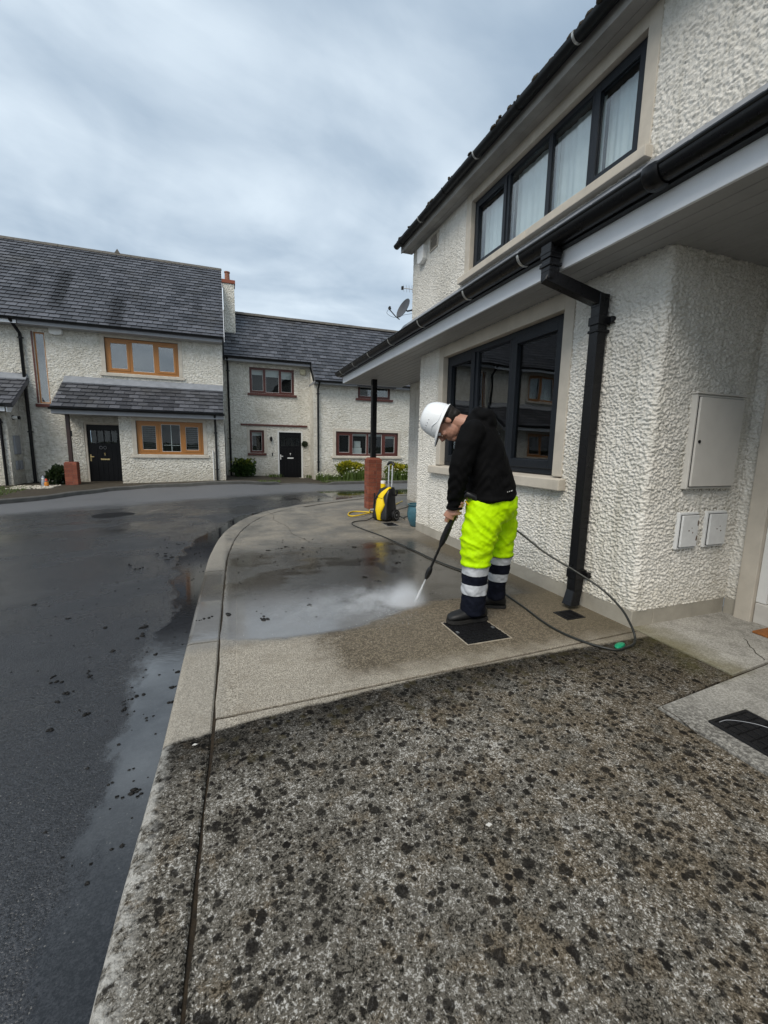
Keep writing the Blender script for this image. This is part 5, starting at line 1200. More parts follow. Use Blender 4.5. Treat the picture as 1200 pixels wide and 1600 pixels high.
mb = MB(); mb.tube([Wp(-.14, .10, .17), Wp(-.20, .14, .165)], .018, 10); part('hose_connector', mb, GREYW, pwash, smooth=40)
def hose(name, pts, r, mat, label, cat='hose', n=8, sub=8, group=None):
    mb = MB(); mb.tube(catmull(pts, sub), r, n); o = part(name, mb, mat, smooth=80, recalc=False); return tag(o, label, cat, group)
a0 = Wp(-.20, .14, .165)
hose('supply_hose', [(3.6, 8.6, .012), (3.2, 8.05, .012), (2.75, 7.35, .012), (2.62, 7.05, .012), (2.40, 7.25, .012), (2.12, 7.38, .014), (1.95, 7.10, .016), (1.94, 6.86, .02), (2.1, 6.85, .035), (2.28, 7.02, .03), (2.45, 7.1, .03), (2.38, 6.85, .06), (2.2, 6.62, .11), tuple(a0)], .0125, YHOSE, 'yellow water hose looping beside the pressure washer')
hose('power_cable', [tuple(Wp(.12, -.1, .12)), (2.72, 6.40, .02), (2.8, 6.6, .008), (3.0, 6.75, .008), (3.3, 6.95, .008), (3.48, 7.1, .008)], .006, BHOSE, 'thin black power cable running from washer wheel towards the recessed wall', 'cable')
hose('power_cable', [tuple(Wp(.10, -.12, .30)), (2.78, 6.9, .01), (3.0, 7.4, .008), (3.3, 7.70, .008), (3.47, 7.9, .008)], .006, BHOSE, 'thin black cable behind the washer, farther of the two cables', 'cable')

# ------------------------------------------------------------------ the worker
O_ = Vector((1.62, 2.5, 0)); UA = Vector((-.839, .544, 0)); UW = Vector((-.544, -.839, 0))
def Q(a, w_, z): return O_ + UA*a + UW*w_ + UZ*z
worker = thing('person', 'worker in white helmet, black jacket and yellow trousers bending over a pressure lance', 'person', O_)
deps = None
def fused(name, mb, voxel, mats, parent, smooth_it=6, sf=.5, disp=None, remat=None):
    me = bpy.data.meshes.new(name); me.from_pydata([tuple(v) for v in mb.v], [], mb.f)
    bm = bmesh.new(); bm.from_mesh(me); bmesh.ops.recalc_face_normals(bm, faces=bm.faces); bm.to_mesh(me); bm.free()
    tmp = bpy.data.objects.new('tmp', me); COL.objects.link(tmp)
    r = tmp.modifiers.new('r', 'REMESH'); r.mode = 'VOXEL'; r.voxel_size = voxel
    if smooth_it: s = tmp.modifiers.new('s', 'SMOOTH'); s.iterations = smooth_it; s.factor = sf
    dg = bpy.context.evaluated_depsgraph_get(); dg.update()
    m2 = bpy.data.meshes.new_from_object(tmp.evaluated_get(dg)); bpy.data.objects.remove(tmp)
    nv = len(m2.vertices); co = np.empty(nv*3, np.float32); m2.vertices.foreach_get('co', co); co = co.reshape(-1, 3).astype(np.float64)
    if disp is not None:
        no = np.empty(nv*3, np.float32); m2.vertices.foreach_get('normal', no); no = no.reshape(-1, 3)
        rel = co-np.array(O_); A_ = rel@np.array(UA); W_ = rel@np.array(UW); co = co + no*disp(A_, W_, co[:, 2])[:, None]
    off = np.array(wloc(parent)); m2.vertices.foreach_set('co', (co-off).astype(np.float32).ravel())
    m2.materials.clear()
    for m in mats: m2.materials.append(m)
    m2.name = name; m2.polygons.foreach_set('use_smooth', np.ones(len(m2.polygons), bool))
    if remat is not None:
        ce = np.empty(len(m2.polygons)*3, np.float32); m2.polygons.foreach_get('center', ce); ce = ce.reshape(-1, 3)+off-np.array(O_)
        m2.polygons.foreach_set('material_index', remat(ce@np.array(UA), ce@np.array(UW), ce[:, 2]).astype(np.int32))
    m2.update(); o = bpy.data.objects.new(name, m2); COL.objects.link(o); o.parent = parent; return o
def chain(mb, P, n=18):
    """P rows (a, w, z, front-back radius, side radius); rounded ends"""
    pts = [Q(*p[:3]) for p in P]; r = [(p[3], p[4]) for p in P]
    e0 = (pts[0]-pts[1]).normalized(); e1 = (pts[-1]-pts[-2]).normalized(); q0 = min(r[0])*.35; q1 = min(r[-1])*.35
    pts = [pts[0]+e0*q0]+pts+[pts[-1]+e1*q1]; r = [(r[0][0]*.6, r[0][1]*.6)]+r+[(r[-1][0]*.6, r[-1][1]*.6)]
    mb.tube(pts, r, n, up=UW)
HC = Vector((.25, 0, 1.375)); HU = (.934, .358); HF = (.358, -.934)
def Hd(f, w_, u): return Q(HC.x+HF[0]*f+HU[0]*u, w_, HC.z+HF[1]*f+HU[1]*u)
AXF = (UA*HF[0]+UZ*HF[1]); AXU = (UA*HU[0]+UZ*HU[1]); HAX = (AXF, UW, AXU)
# lance line
G1 = Q(.15, .13, .775); JET = Vector((1.31, 2.84, 0.0)); LD = (JET-G1).normalized()
e1 = (UA - LD*UA.dot(LD)).normalized(); e2 = LD.cross(e1).normalized()
if e2.dot(UW) < 0: e2 = -e2                                    # e2 points to the camera side
# body: head, neck, trunk, limbs and gripping hands in one skin
mb = MB()
mb.ball(Hd(.0, 0, .025), (.098, .077, .098), 20, ax=HAX); mb.ball(Hd(.035, 0, -.055), (.068, .062, .068), 16, ax=HAX); mb.ball(Hd(.073, 0, -.100), (.030, .034, .024), 12, ax=HAX)
mb.tube([Hd(.090, 0, .022), Hd(.108, 0, -.005), Hd(.122, 0, -.030), Hd(.108, 0, -.040)], [.010, .0125, .0155, .010], 10)
mb.ball(Hd(.098, 0, -.064), (.012, .024, .008), 10, ax=HAX); mb.ball(Hd(.096, 0, -.078), (.012, .021, .008), 10, ax=HAX)
for sg in (1, -1):
    mb.ball(Hd(-.012, sg*.081, -.012), (.019, .010, .032), 12, ax=HAX); mb.ball(Hd(.086, sg*.034, .027), (.016, .028, .010), 10, ax=HAX); mb.ball(Hd(.075, sg*.040, -.025), (.022, .024, .022), 10, ax=HAX)
mb.tube([Hd(-.03, 0, -.05), Q(.155, 0, 1.372), Q(.09, 0, 1.36), Q(.05, 0, 1.30)], [(.055, .055), (.055, .056), (.062, .066), (.08, .10)], 16, up=UW)
chain(mb, [(.045, 0, 1.30, .10, .17), (.0, 0, 1.15, .11, .15), (-.05, 0, .98, .11, .15), (-.085, 0, .86, .11, .15)])
chain(mb, [(-.05, .09, .84, .08, .08), (-.005, .10, .575, .07, .07), (.0, .10, .43, .055, .055), (.002, .09, .12, .042, .042)]); chain(mb, [(-.13, -.09, .84, .08, .08), (-.172, -.115, .62, .065, .065), (-.17, -.125, .44, .055, .055), (-.158, -.195, .12, .042, .042)])
chain(mb, [(.065, .17, 1.315, .05, .05), (.125, .225, 1.08, .042, .042), (.14, .215, 1.02, .04, .04), (.155, .150, .825, .028, .032), (.158, .147, .79, .026, .030)], 14)
chain(mb, [(.065, -.17, 1.315, .05, .05), (.11, -.21, 1.05, .042, .042), (.12, -.10, .93, .034, .036), (.115, .03, .875, .027, .03)], 14)
def fist(t0, wrist, side):
    """hand closed round the lance: palm on the e1 side, fingers round the back, thumb in front"""
    ang = lambda t, an, R: G1+LD*t+e1*(R*math.cos(an))+e2*(R*math.sin(an)*side)
    pm = ang(t0+.03, .55, .036)
    mb.tube([wrist, wrist.lerp(pm, .55)+e1*.006, pm], [(.026, .030), (.022, .036), (.020, .040)], 14)
    mb.tube([ang(t0-.005, .35, .034), ang(t0+.03, .40, .036), ang(t0+.066, .40, .034)], [.017, .019, .016], 12)
    for k in range(4):
        t = t0-.006+k*.0225; ln = (1.0, 1.1, 1.05, .85)[k]; R = .033
        mb.tube([ang(t, .45, R+.004), ang(t, -.25*ln, R+.006), ang(t+.001, -1.0*ln, R+.001), ang(t+.002, -1.75*ln, R), ang(t+.003, -2.4*ln, R-.003), ang(t+.003, -2.8*ln, R-.004)], [.0105, .0105, .010, .0095, .0088, .006], 10)
    mb.tube([ang(t0-.006, .8, .036), ang(t0-.022, 1.5, .037), ang(t0-.030, 2.2, .035), ang(t0-.030, 2.85, .034), ang(t0-.028, 3.2, .034)], [.014, .0125, .0115, .0105, .007], 10)
fist(.02, Q(.158, .147, .79), 1); fist(-.085, Q(.115, .035, .872), -1)
body = fused('body', mb, .0045, [SKIN], worker, 2, .4)
# hair
mb = MB(); mb.ball(Hd(-.030, 0, .018), (.087, .0815, .092), 20, ax=HAX); mb.ball(Hd(-.062, 0, -.035), (.045, .058, .045), 14, ax=HAX)
fused('hair', mb, .006, [HAIR], worker, 2, .4, lambda a, w_, z: .003*perlin(a*160, z*160+w_*90, 5))
for sg in (1, -1):
    mb = MB(); mb.ball(Hd(.094, sg*.034, .004), .0115, 10); part('eye', mb, WHTP, worker, smooth=60); mb = MB(); mb.ball(Hd(.1025, sg*.034, .003), .006, 8); part('iris', mb, HAIR, worker, smooth=60)
    mb = MB(); mb.tube([Hd(.100, sg*.016, .024), Hd(.101, sg*.034, .029), Hd(.092, sg*.052, .024)], .0045, 6); part('eyebrow', mb, HAIR, worker)
# jacket
def jfold(a, w_, z):
    d = .011*perlin(a*8+w_*4, z*9, 3)+.007*perlin((a+z*.6)*20+w_*8, z*11, 4)
    arm = (np.abs(w_) > .13).astype(float)
    d += arm*.004*np.sin(z*85+6*np.sin(a*30)+4*w_)*np.exp(-((z-1.0)/.12)**2) + arm*.003*np.sin(z*120+a*20)*np.exp(-((z-.84)/.06)**2)
    d += .008*perlin((z*.5+a*.9)*14, z*5+w_*6, 8)*(1-arm)
    d += .010*np.exp(-((z-.875)/.012)**2)*(np.abs(w_) < .24)*(a < .09)
    return d
mb = MB()
chain(mb, [(-.085, 0, .868, .167, .205), (-.068, 0, .96, .160, .205), (-.033, 0, 1.08, .155, .205), (.010, 0, 1.20, .150, .215), (.035, 0, 1.29, .125, .205), (.07, 0, 1.36, .085, .13), (.105, 0, 1.385, .068, .085)], 28)
for sg in (1, -1): mb.ball(Q(.055, sg*.17, 1.305), .082, 16)
chain(mb, [(.06, .17, 1.315, .080, .075), (.09, .212, 1.22, .078, .072), (.122, .228, 1.09, .070, .066), (.138, .218, 1.02, .066, .063), (.149, .185, .92, .060, .057), (.157, .150, .825, .052, .050), (.158, .147, .805, .052, .050)], 18)
chain(mb, [(.06, -.17, 1.315, .080, .075), (.085, -.214, 1.2, .076, .070), (.10, -.21, 1.06, .066, .064), (.115, -.14, .96, .058, .056), (.118, -.02, .895, .048, .046)], 18)
mb.ball(Q(.005, 0, 1.405), (.085, .125, .06), 18, ax=(UA, UW, UZ)); mb.ball(Q(-.025, 0, 1.37), (.065, .115, .085), 18, ax=(UA, UW, UZ)); mb.ball(Q(.035, 0, 1.435), (.05, .10, .042), 16, ax=(UA, UW, UZ))
jk = fused('jacket', mb, .0075, [JACK], worker, 5, .5, jfold)
mb = MB(); mb.tube([Q(.158, .147, .798), Q(.158, .147, .812)], .0545, 18); part('cuff', mb, JACK, jk, smooth=60)
# reflective logo by the back hem
co = np.empty(len(jk.data.vertices)*3, np.float32); jk.data.vertices.foreach_get('co', co); co = co.reshape(-1, 3)
ra, rw = co@np.array(UA), co@np.array(UW)
def jsurf(a, z):
    m = (np.abs(ra-a) < .008) & (np.abs(co[:, 2]-z) < .008); i = np.where(m)[0]; return Vector(co[i[np.argmax(rw[i])]]) if len(i) else Vector((0, 0, 0))
mb = MB(); La, Lb = jsurf(-.175, .932), jsurf(-.215, .940); L_ = [La.lerp(Lb, k/6) for k in range(7)]
for k in range(6):
    if k % 2 and k < 5: continue
    p, q_ = L_[k]+O_+UW*.007, L_[k+1]+O_+UW*.007; mb.add([p-UZ*.003, q_-UZ*.003, q_+UZ*.003, p+UZ*.003], [(0, 1, 2, 3)])
part('logo', mb, WHTP, jk, recalc=False)
# trousers
ZN, ZF = .414, .437
def tfold(a, w_, z):
    near = w_ > -.015
    zk = np.where(near, .50, .52)
    r1 = 1-np.abs(perlin((a*.55-z)*15+w_*5, (a+z*.4)*5, 9))*3; d = .011*np.clip(r1, -.2, 1)*np.exp(-((z-.64)/.17)**2) + .008*perlin(a*7+w_*5, z*8, 6) + .007*perlin((a-z*.7)*24, (z+a*.3)*13+w_*12, 7)+.003*perlin((a+z)*42, (z-a)*30+w_*20, 17)
    d += .004*np.sin(z*70+a*25+w_*20)*np.exp(-((z-zk)/.05)**2) + .010*np.exp(-((z-np.where(near, ZN, ZF)-.012)/.014)**2)
    d += .006*perlin(a*10+w_*14, z*22, 12)*(z < .35)
    return d
def tmat(a, w_, z): return np.where(z < np.where(w_ > -.015, ZN, ZF), 1, 0)
mb = MB()
chain(mb, [(-.090, 0, .90, .150, .180), (-.092, 0, .82, .165, .190), (-.085, 0, .75, .135, .165)], 26)
chain(mb, [(-.05, .085, .84, .13, .115), (-.035, .095, .72, .126, .116), (-.005, .10, .575, .114, .106), (.002, .10, .43, .094, .093), (.002, .095, .30, .083, .086), (.002, .09, .16, .084, .086), (.006, .085, .075, .089, .088)], 24)
chain(mb, [(-.13, -.09, .84, .135, .11), (-.152, -.10, .74, .116, .106), (-.170, -.115, .62, .092, .10), (-.172, -.135, .44, .080, .088), (-.166, -.165, .29, .071, .08), (-.162, -.195, .16, .066, .075), (-.160, -.205, .105, .068, .076)], 24)
tr = fused('trousers', mb, .0065, [HIVIS, NAVY], worker, 5, .5, tfold, tmat)
def band(z0, z1, near):
    me = tr.data; nv = len(me.vertices); c = np.empty(nv*3, np.float32); me.vertices.foreach_get('co', c); c = c.reshape(-1, 3); no = np.empty(nv*3, np.float32); me.vertices.foreach_get('normal', no); no = no.reshape(-1, 3)
    ww = c@np.array(UW); mb = MB(); idx = {}
    for p in me.polygons:
        ce = p.center; w_ = ce.dot(UW)
        if (w_ > -.015) != near or not (z0 < ce.z < z1): continue
        f = []
        for i in p.vertices:
            if i not in idx:
                idx[i] = len(mb.v); v = c[i]+no[i]*.0035; v = np.array([v[0], v[1], min(max(v[2], z0), z1)]); mb.v.append(tuple(Vector(v)+O_))
            f.append(idx[i])
        mb.f.append(tuple(f)); mb.mi.append(0)
    part('reflective_band', mb, TAPE, tr, smooth=60, recalc=False)
band(.352, .416, True); band(.213, .288, True); band(.378, .438, False); band(.240, .305, False)
# boots
def boot(heel, toe, z0=.0):
    h, t = Vector(heel), Vector(toe); d = (t-h); L = d.length; d.normalize(); s = Vector((d.y, -d.x, 0)); b = thing_part = None
    def sec(x, hw, ht, lo=.020):
        c = h+d*(L*x); out = []
        for k in range(16):
            a = 2*math.pi*k/16; cx, sx = math.cos(a), math.sin(a); y = abs(cx)**.75*math.copysign(1, cx)*hw; z = (ht-lo)*.5*(1+abs(sx)**.8*math.copysign(1, sx))+lo; out.append(c+s*y+UZ*(z+z0))
        return out
    mb = MB(); mb.loft([sec(.01, .020, .07), sec(.04, .034, .095), sec(.12, .042, .125), sec(.28, .045, .135), sec(.40, .046, .115), sec(.55, .049, .092), sec(.72, .052, .078), sec(.86, .048, .068), sec(.95, .036, .056), sec(.995, .016, .040)])
    bo = part('boot', mb, BOOT, worker, smooth=60)
    ou = []
    for x, hw in ((-.005, .018), (.02, .034), (.10, .044), (.28, .044), (.45, .043), (.62, .052), (.78, .055), (.90, .047), (.975, .030), (1.01, .012)): ou.append((x, hw))
    pl = [h+d*(L*x)+s*hw for x, hw in ou]+[h+d*(L*x)-s*hw for x, hw in reversed(ou)]
    mb = MB(); mb.prism([(p.x, p.y) for p in pl], z0+.001, z0+.024); part('sole', mb, SOLE, bo, bevel=.004)
    for k in range(4):
        c = h+d*(L*(.42+.08*k))+UZ*(.112-.012*k+z0); mb = MB(); mb.tube([c-s*.022, c+UZ*.004, c+s*.022], .0035, 6); part('lace', mb, BLK, bo)
    return bo
boot(Q(-.092, .030, 0), Q(.170, .180, 0), .007); boot(Q(-.240, -.245, 0), Q(.035, -.222, 0))
# helmet
HO = Vector((.279, 0, 1.373))
def He(f, w_, u): return Q(HO.x+HF[0]*f+HU[0]*u, w_, HO.z+HF[1]*f+HU[1]*u)
mb = MB(); rings = []; N_ = 40
def hring(th, inset=0.0):
    r = math.cos(th)**.72 if th < 1.57 else 0; u = math.sin(th)
    out = []
    for k in range(N_):
        p = 2*math.pi*k/N_; ridge = .006*math.exp(-(math.sin(p)/.22)**2)*math.sin(th*2)
        out.append(He((.122-inset)*r*math.cos(p)-.004, (.103-inset)*r*math.sin(p), (.146-inset)*u+ridge))
    return out
flare = []
for k in range(N_):
    p = 2*math.pi*k/N_; c = math.cos(p); pk = .046*max(c, 0)**2.2+.007; flare.append(He((.122+pk)*c-.004, (.103+.007+.006*max(c, 0))*math.sin(p), -.006-.016*max(c, 0)**2))
flare2 = [v-AXU*.005 for v in flare]
rings = [hring(t, .005) for t in (1.50, 1.2, .9, .55, .2, .03)]+[[v-AXU*.004 for v in hring(.0, .006)], flare2, flare]+[hring(t) for t in (.0, .04, .12, .3, .5, .7, .9, 1.1, 1.3, 1.45, 1.55)]
mb.loft(rings); hm = part('helmet', mb, HELM, worker, smooth=50)
for sg in (1, -1):
    for k in range(5):
        p = math.radians(30+k*12); th = .62-.02*k; r = math.cos(th)**.72; c = He(.122*r*math.cos(p)-.004, sg*.103*r*math.sin(p), .146*math.sin(th)+.001); n_ = (AXF*math.cos(p)*.7+UW*sg*math.sin(p)*.7+AXU*.6).normalized()
        m2 = MB(); t_ = AXU.cross(n_).normalized(); b_ = n_.cross(t_); m2.hexa([c+t_*x+b_*y+n_*q for q in (-.004, .0012) for y in (-.004, .004) for x in (-.002, .002)]); part('vent_slot', m2, GREYP, hm)
    m2 = MB(); m2.tube([He(.122*.985*math.cos(p)-.004, sg*.103*.99*math.sin(p), .012+.030*math.exp(-((p-1.05)/.30)**2)) for p in [math.radians(8+k*9) for k in range(18)]], .0032, 6); part('rain_gutter', m2, HELM, hm, smooth=60)
m2 = MB(); m2.tube([He(-.118*math.cos(p), .097*math.sin(p), -.022) for p in [math.radians(-95+k*10) for k in range(20)]], (.010, .004), 8, up=AXU); part('headband', m2, BLK, hm, smooth=50)

# lance
lance = thing('spray_lance', 'long black pressure lance held by the worker, spraying the ground', 'spray lance', G1)
Lp = lambda t, a=0, b=0: G1+LD*t+e1*a+e2*b
mb = MB(); mb.tube([Lp(-.13), Lp(-.12), Lp(-.02), Lp(.12), Lp(.16), Lp(.25), Lp(.275), Lp(.29)], [.018, .023, .0225, .020, .0225, .021, .016, .013], 14); part('grip', mb, BLK, lance, smooth=50)
mb = MB()
for k in range(8): mb.tube([Lp(.125+k*.014), Lp(.131+k*.014)], .0238, 14)
tag(part('grip_ribs', mb, BLK, lance, smooth=30), kind='stuff')
mb = MB(); mb.tube([Lp(.27), Lp(.50)], .0095, 12); part('tube', mb, BLK, lance, smooth=50)
mb = MB(); mb.tube([Lp(.485), Lp(.50), Lp(.53), Lp(.565), Lp(.59), Lp(.60)], [.011, .018, .0215, .019, .014, .008], 14); part('nozzle', mb, BLK, lance, smooth=40)
mb = MB(); mb.tube([Lp(-.11), Lp(-.15, -.02), Lp(-.15, -.07), Lp(-.11, -.13)], [(.018, .022), (.019, .024), (.017, .021), (.016, .018)], 12); part('pistol_handle', mb, BLK, lance, smooth=50)
mb = MB(); mb.tube([Lp(-.10, -.03), Lp(-.085, -.055), Lp(-.075, -.085)], .006, 8); part('trigger', mb, YEL, lance, smooth=50)
he = Lp(-.11, -.13)
hose('pressure_hose', [tuple(he), tuple(Q(-.05, -.12, .70)), tuple(Q(-.10, -.27, .68)), (1.93, 2.68, .64), (2.021, 2.585, .592), (2.119, 2.396, .471), (2.226, 2.192, .373), (2.305, 2.041, .291), (2.363, 1.93, .192), (2.393, 1.874, .102), (2.395, 1.835, .035), (2.34, 1.795, .012), (2.25, 1.775, .010), (2.16, 1.775, .010), (2.08, 1.88, .010), (2.03, 2.05, .010), (2.03, 2.24, .010), (2.08, 2.52, .010), (2.12, 2.81, .010), (2.16, 3.1, .010), (2.15, 3.41, .010), (2.08, 3.71, .010), (2.03, 4.05, .010), (2.01, 4.36, .010), (1.96, 4.8, .010), (1.91, 5.25, .010), (1.82, 5.7, .010), (1.76, 6.08, .010), (1.80, 6.32, .010), (1.93, 6.42, .012), (2.08, 6.42, .02), tuple(Wp(-.12, .14, .06))], .0075, BHOSE, 'long black high pressure hose looping past the downpipe to the washer', sub=7)
mb = MB(); gc = Vector((2.235, 1.80, .008)); gd = Vector((.95, .3, 0)).normalized(); gs = Vector((-.3, .95, 0)); 
mb.loft([[gc+gd*(.052*k*math.cos(6.283*i/20))+gs*((.028 if math.sin(6.283*i/20) > 0 else .018)*k*math.sin(6.283*i/20))+UZ*z for i in range(20)] for k, z in ((.9, -.006), (1, 0), (1, .006), (.8, .014), (.3, .018))]); tag(part('hose_reel_cap', mb, GREENP, smooth=40), 'flat green plastic cap lying under the hose loop near the wall corner', 'cap')
# ------------------------------------------------------------------ water spray
def droplet_mat():
    m, t, b, nt = newmat('spray_water'); setb(nt, b, Base_Color=(.86, .89, .92), Roughness=.12, Transmission_Weight=.25, IOR=1.33); return m
DROP = droplet_mat()
m, t, b, nt = newmat('spray_jet'); nt.nodes.remove(b)
tr_ = nd(nt, 'ShaderNodeBsdfTransparent').outputs[0]; df = nd(nt, 'ShaderNodeBsdfDiffuse', Color=(.9, .92, .94)).outputs[0]
mx = nd(nt, 'ShaderNodeMixShader', i0=t.lin(t.noise(t.pos(), 220, 3, .6), .3, .7, .30, .8), i1=tr_, i2=df).outputs[0]; nt.links.new(mx, nt.nodes['Material Output'].inputs['Surface']); JETM = m
spray = thing('water_spray', 'white jet of water and spray under the lance nozzle', 'water spray', JET)
N0 = Lp(.60); mb = MB(); ln = (JET-N0).length
mb.tube([N0, N0.lerp(JET, .4), N0.lerp(JET, .98)], [.003, .0075, .015], 10); part('jet', mb, JETM, spray, smooth=60)
mb = MB(); r_ = np.random.default_rng(3)
def octa(c, r): mb.add([c+Vector(d)*r for d in ((1,0,0),(-1,0,0),(0,1,0),(0,-1,0),(0,0,1),(0,0,-1))], [(0,2,4),(2,1,4),(1,3,4),(3,0,4),(2,0,5),(1,2,5),(3,1,5),(0,3,5)])
for k in range(5200):
    d = abs(r_.normal(0, 1)); ang = r_.normal(2.75, .62); rad = r_.gamma(1.6, .13)
    c = JET+Vector((math.cos(ang)*rad, math.sin(ang)*rad*.9, .004+abs(r_.normal(0, .035))*math.exp(-rad*1.2))); octa(c, r_.uniform(.0006, .0019))
for k in range(500):
    tt = r_.uniform(.1, 1); c = N0.lerp(JET, tt)+Vector(r_.normal(0, .010*tt+.002, 3)); c.z = max(c.z, .003); octa(c, r_.uniform(.0006, .0016))
tag(part('droplets', mb, DROP, spray, recalc=False), kind='stuff')
# mist: a low drifting cloud of fine spray over the wet slab
m, t, b, nt = newmat('spray_mist'); nt.nodes.remove(b)
p = t.pos(); X, Y, Z = t.sep(p)
def gauss(cx, cy, sx, sy, rot=0.0):
    q = t.mp(p, loc=(0, 0, 0)); dx_ = t.sub(X, cx); dy_ = t.sub(Y, cy); c_, s_ = math.cos(rot), math.sin(rot)
    a = t.add(t.mul(dx_, c_/sx), t.mul(dy_, s_/sx)); b_ = t.add(t.mul(dx_, -s_/sy), t.mul(dy_, c_/sy))
    return t.m('EXPONENT', t.mul(t.add(t.mul(a, a), t.mul(b_, b_)), -1.0))
core = t.mul(gauss(1.25, 2.86, .085, .06), 4.2); mid = t.mul(gauss(.98, 2.91, .20, .12), .55); wide = t.mul(gauss(.64, 2.88, .36, .17), .17)
nz = t.ss(t.noise(t.mp(p, scale=(1.0, 1.6, 1.6)), 6.5, 4, .62, .8), .42, .66)
hgt = t.m('EXPONENT', t.mul(Z, -22.0)); topf = t.ss(Z, .26, .16)
dens = t.mul(t.mul(t.add(core, t.mul(t.add(mid, wide), t.add(.02, nz))), hgt), t.mul(topf, 56.0))
vol = nd(nt, 'ShaderNodeVolumePrincipled', Color=(.97, .98, 1.0), Density=dens, Anisotropy=.2).outputs[0]; nt.links.new(vol, nt.nodes['Material Output'].inputs['Volume'])
mb = MB(); mb.box(-.05, 1.62, 2.42, 3.5, .0045, .27); tag(part('mist', mb, m, spray), kind='stuff')

# ------------------------------------------------------------------ mud
def clod_mesh(seed):
    r2 = np.random.default_rng(seed); mb = MB(); n = 9
    for q in range(r2.integers(3, 6)):
        o = Vector((r2.normal(0, .8), r2.normal(0, .8), 0)); rad = r2.uniform(.35, .75); rings = []
        for i, (rr, h) in enumerate(((1.0, -.1), (1.05, .12), (.75, .38), (.3, .52))): rings.append([o+Vector((math.cos(6.283*k/n)*rr*rad*r2.uniform(.7, 1.25), math.sin(6.283*k/n)*rr*rad*r2.uniform(.7, 1.25), h*rad*r2.uniform(.8, 1.2))) for k in range(n)])
        mb.loft(rings)
    me = bpy.data.meshes.new('mud_clod'); me.from_pydata([tuple(v) for v in mb.v], [], mb.f); me.materials.append(MUD); me.polygons.foreach_set('use_smooth', [True]*len(me.polygons)); return me
CM = [clod_mesh(s) for s in range(5)]
def clod(x, y, z, r, label, grp):
    o = bpy.data.objects.new('mud_clod', random.choice(CM)); COL.objects.link(o); o.location = (x, y, z); o.rotation_euler = (0, 0, random.uniform(0, 6.28)); o.scale = (r*random.uniform(.8, 1.7), r, r*1.3); tag(o, label, 'mud', grp)
RC = [(-.7, 2.82), (-.76, 2.59), (-.745, 2.53), (-.89, 2.52), (-.92, 2.58), (-.82, 2.31), (-.66, 2.16), (-.77, 2.08), (-.51, 2.21), (-.47, 2.24), (-.5, 2.14), (-.35, 1.58), (-.82, 3.21), (-.58, 3.13), (-.57, 3.0), (-1.44, 3.87), (-1.11, 3.47), (-.7, 5.17), (-.66, 4.99), (-.99, 4.88), (-.87, 4.72), (-.8, 2.39), (-.45, 2.69), (-.3, 2.43), (-.3, 2.28), (-.3, 2.14), (-.79, 5.31), (-.6, 5.76), (-.38, 5.2), (-.53, 4.77), (-.71, 5.3), (-.63, 5.1)]
for x, y in RC: clod(x, y, zroad(x, y)+.001, random.uniform(.007, .013) if y < 3 else random.uniform(.010, .018), 'small dark clod of wet mud lying on the road', 'mud clods on the road')
for x, y in [(.19, 2.91), (-.22, 3.01), (-.16, 3.04), (-.03, 3.06), (.4, 4.88), (.55, 4.94), (1.38, 4.77), (1.16, 3.61), (1.23, 3.47), (.55, 3.07), (1.62, 3.97), (.62, 5.0), (.33, 4.7), (.8, 4.9)]: clod(x, y, .001, random.uniform(.008, .017), 'small dark clod of wet mud on the wet concrete apron', 'mud clods on the apron')
mb = MB()
for k in range(420):
    if k < 300:
        y = random.uniform(1.2, 9); kx = np.interp(y, [q[1] for q in KO], [q[0] for q in KO]); x = kx-abs(random.gauss(0, .5 if y > 2.5 else .22))-.02; z = zroad(x, y)
    else: x, y, z = random.uniform(.0, 2.0), random.uniform(2.8, 5.4), 0
    r = random.uniform(.002, .006)*(1 if y < 4 else 1.5); c = Vector((x, y, z+r*.4)); rot = random.uniform(0, 6)
    mb.add([c+Vector((math.cos(rot+d)*r*q, math.sin(rot+d)*r, h*r)) for d, q, h in ((0, 1.6, 0), (1.57, 1.6, 0), (3.14, 1.6, 0), (4.7, 1.6, 0), (0, 0, .7))], [(0, 1, 4), (1, 2, 4), (2, 3, 4), (3, 0, 4)])
tag(part('mud_crumbs', mb, MUD, recalc=False), 'scatter of tiny mud crumbs on the road and wet apron', 'mud', kind='stuff')
# bird dropping and chips of pale paint
for (x, y, z), lb in (((-.165, 1.70, .0005), 'white splash on the kerb stone near the edge of the dirty strip'), ((.75, 1.0, .0005), 'pale splash on the dirty concrete, middle of the foreground')):
    mb = MB(); mb.prism([(x+.008*random.uniform(.5, 1.6)*math.cos(6.283*k/11), y+.006*random.uniform(.5, 1.5)*math.sin(6.283*k/11)) for k in range(11)], z+.0005, z+.0022); tag(part('splash', mb, CABW), lb, 'stain')

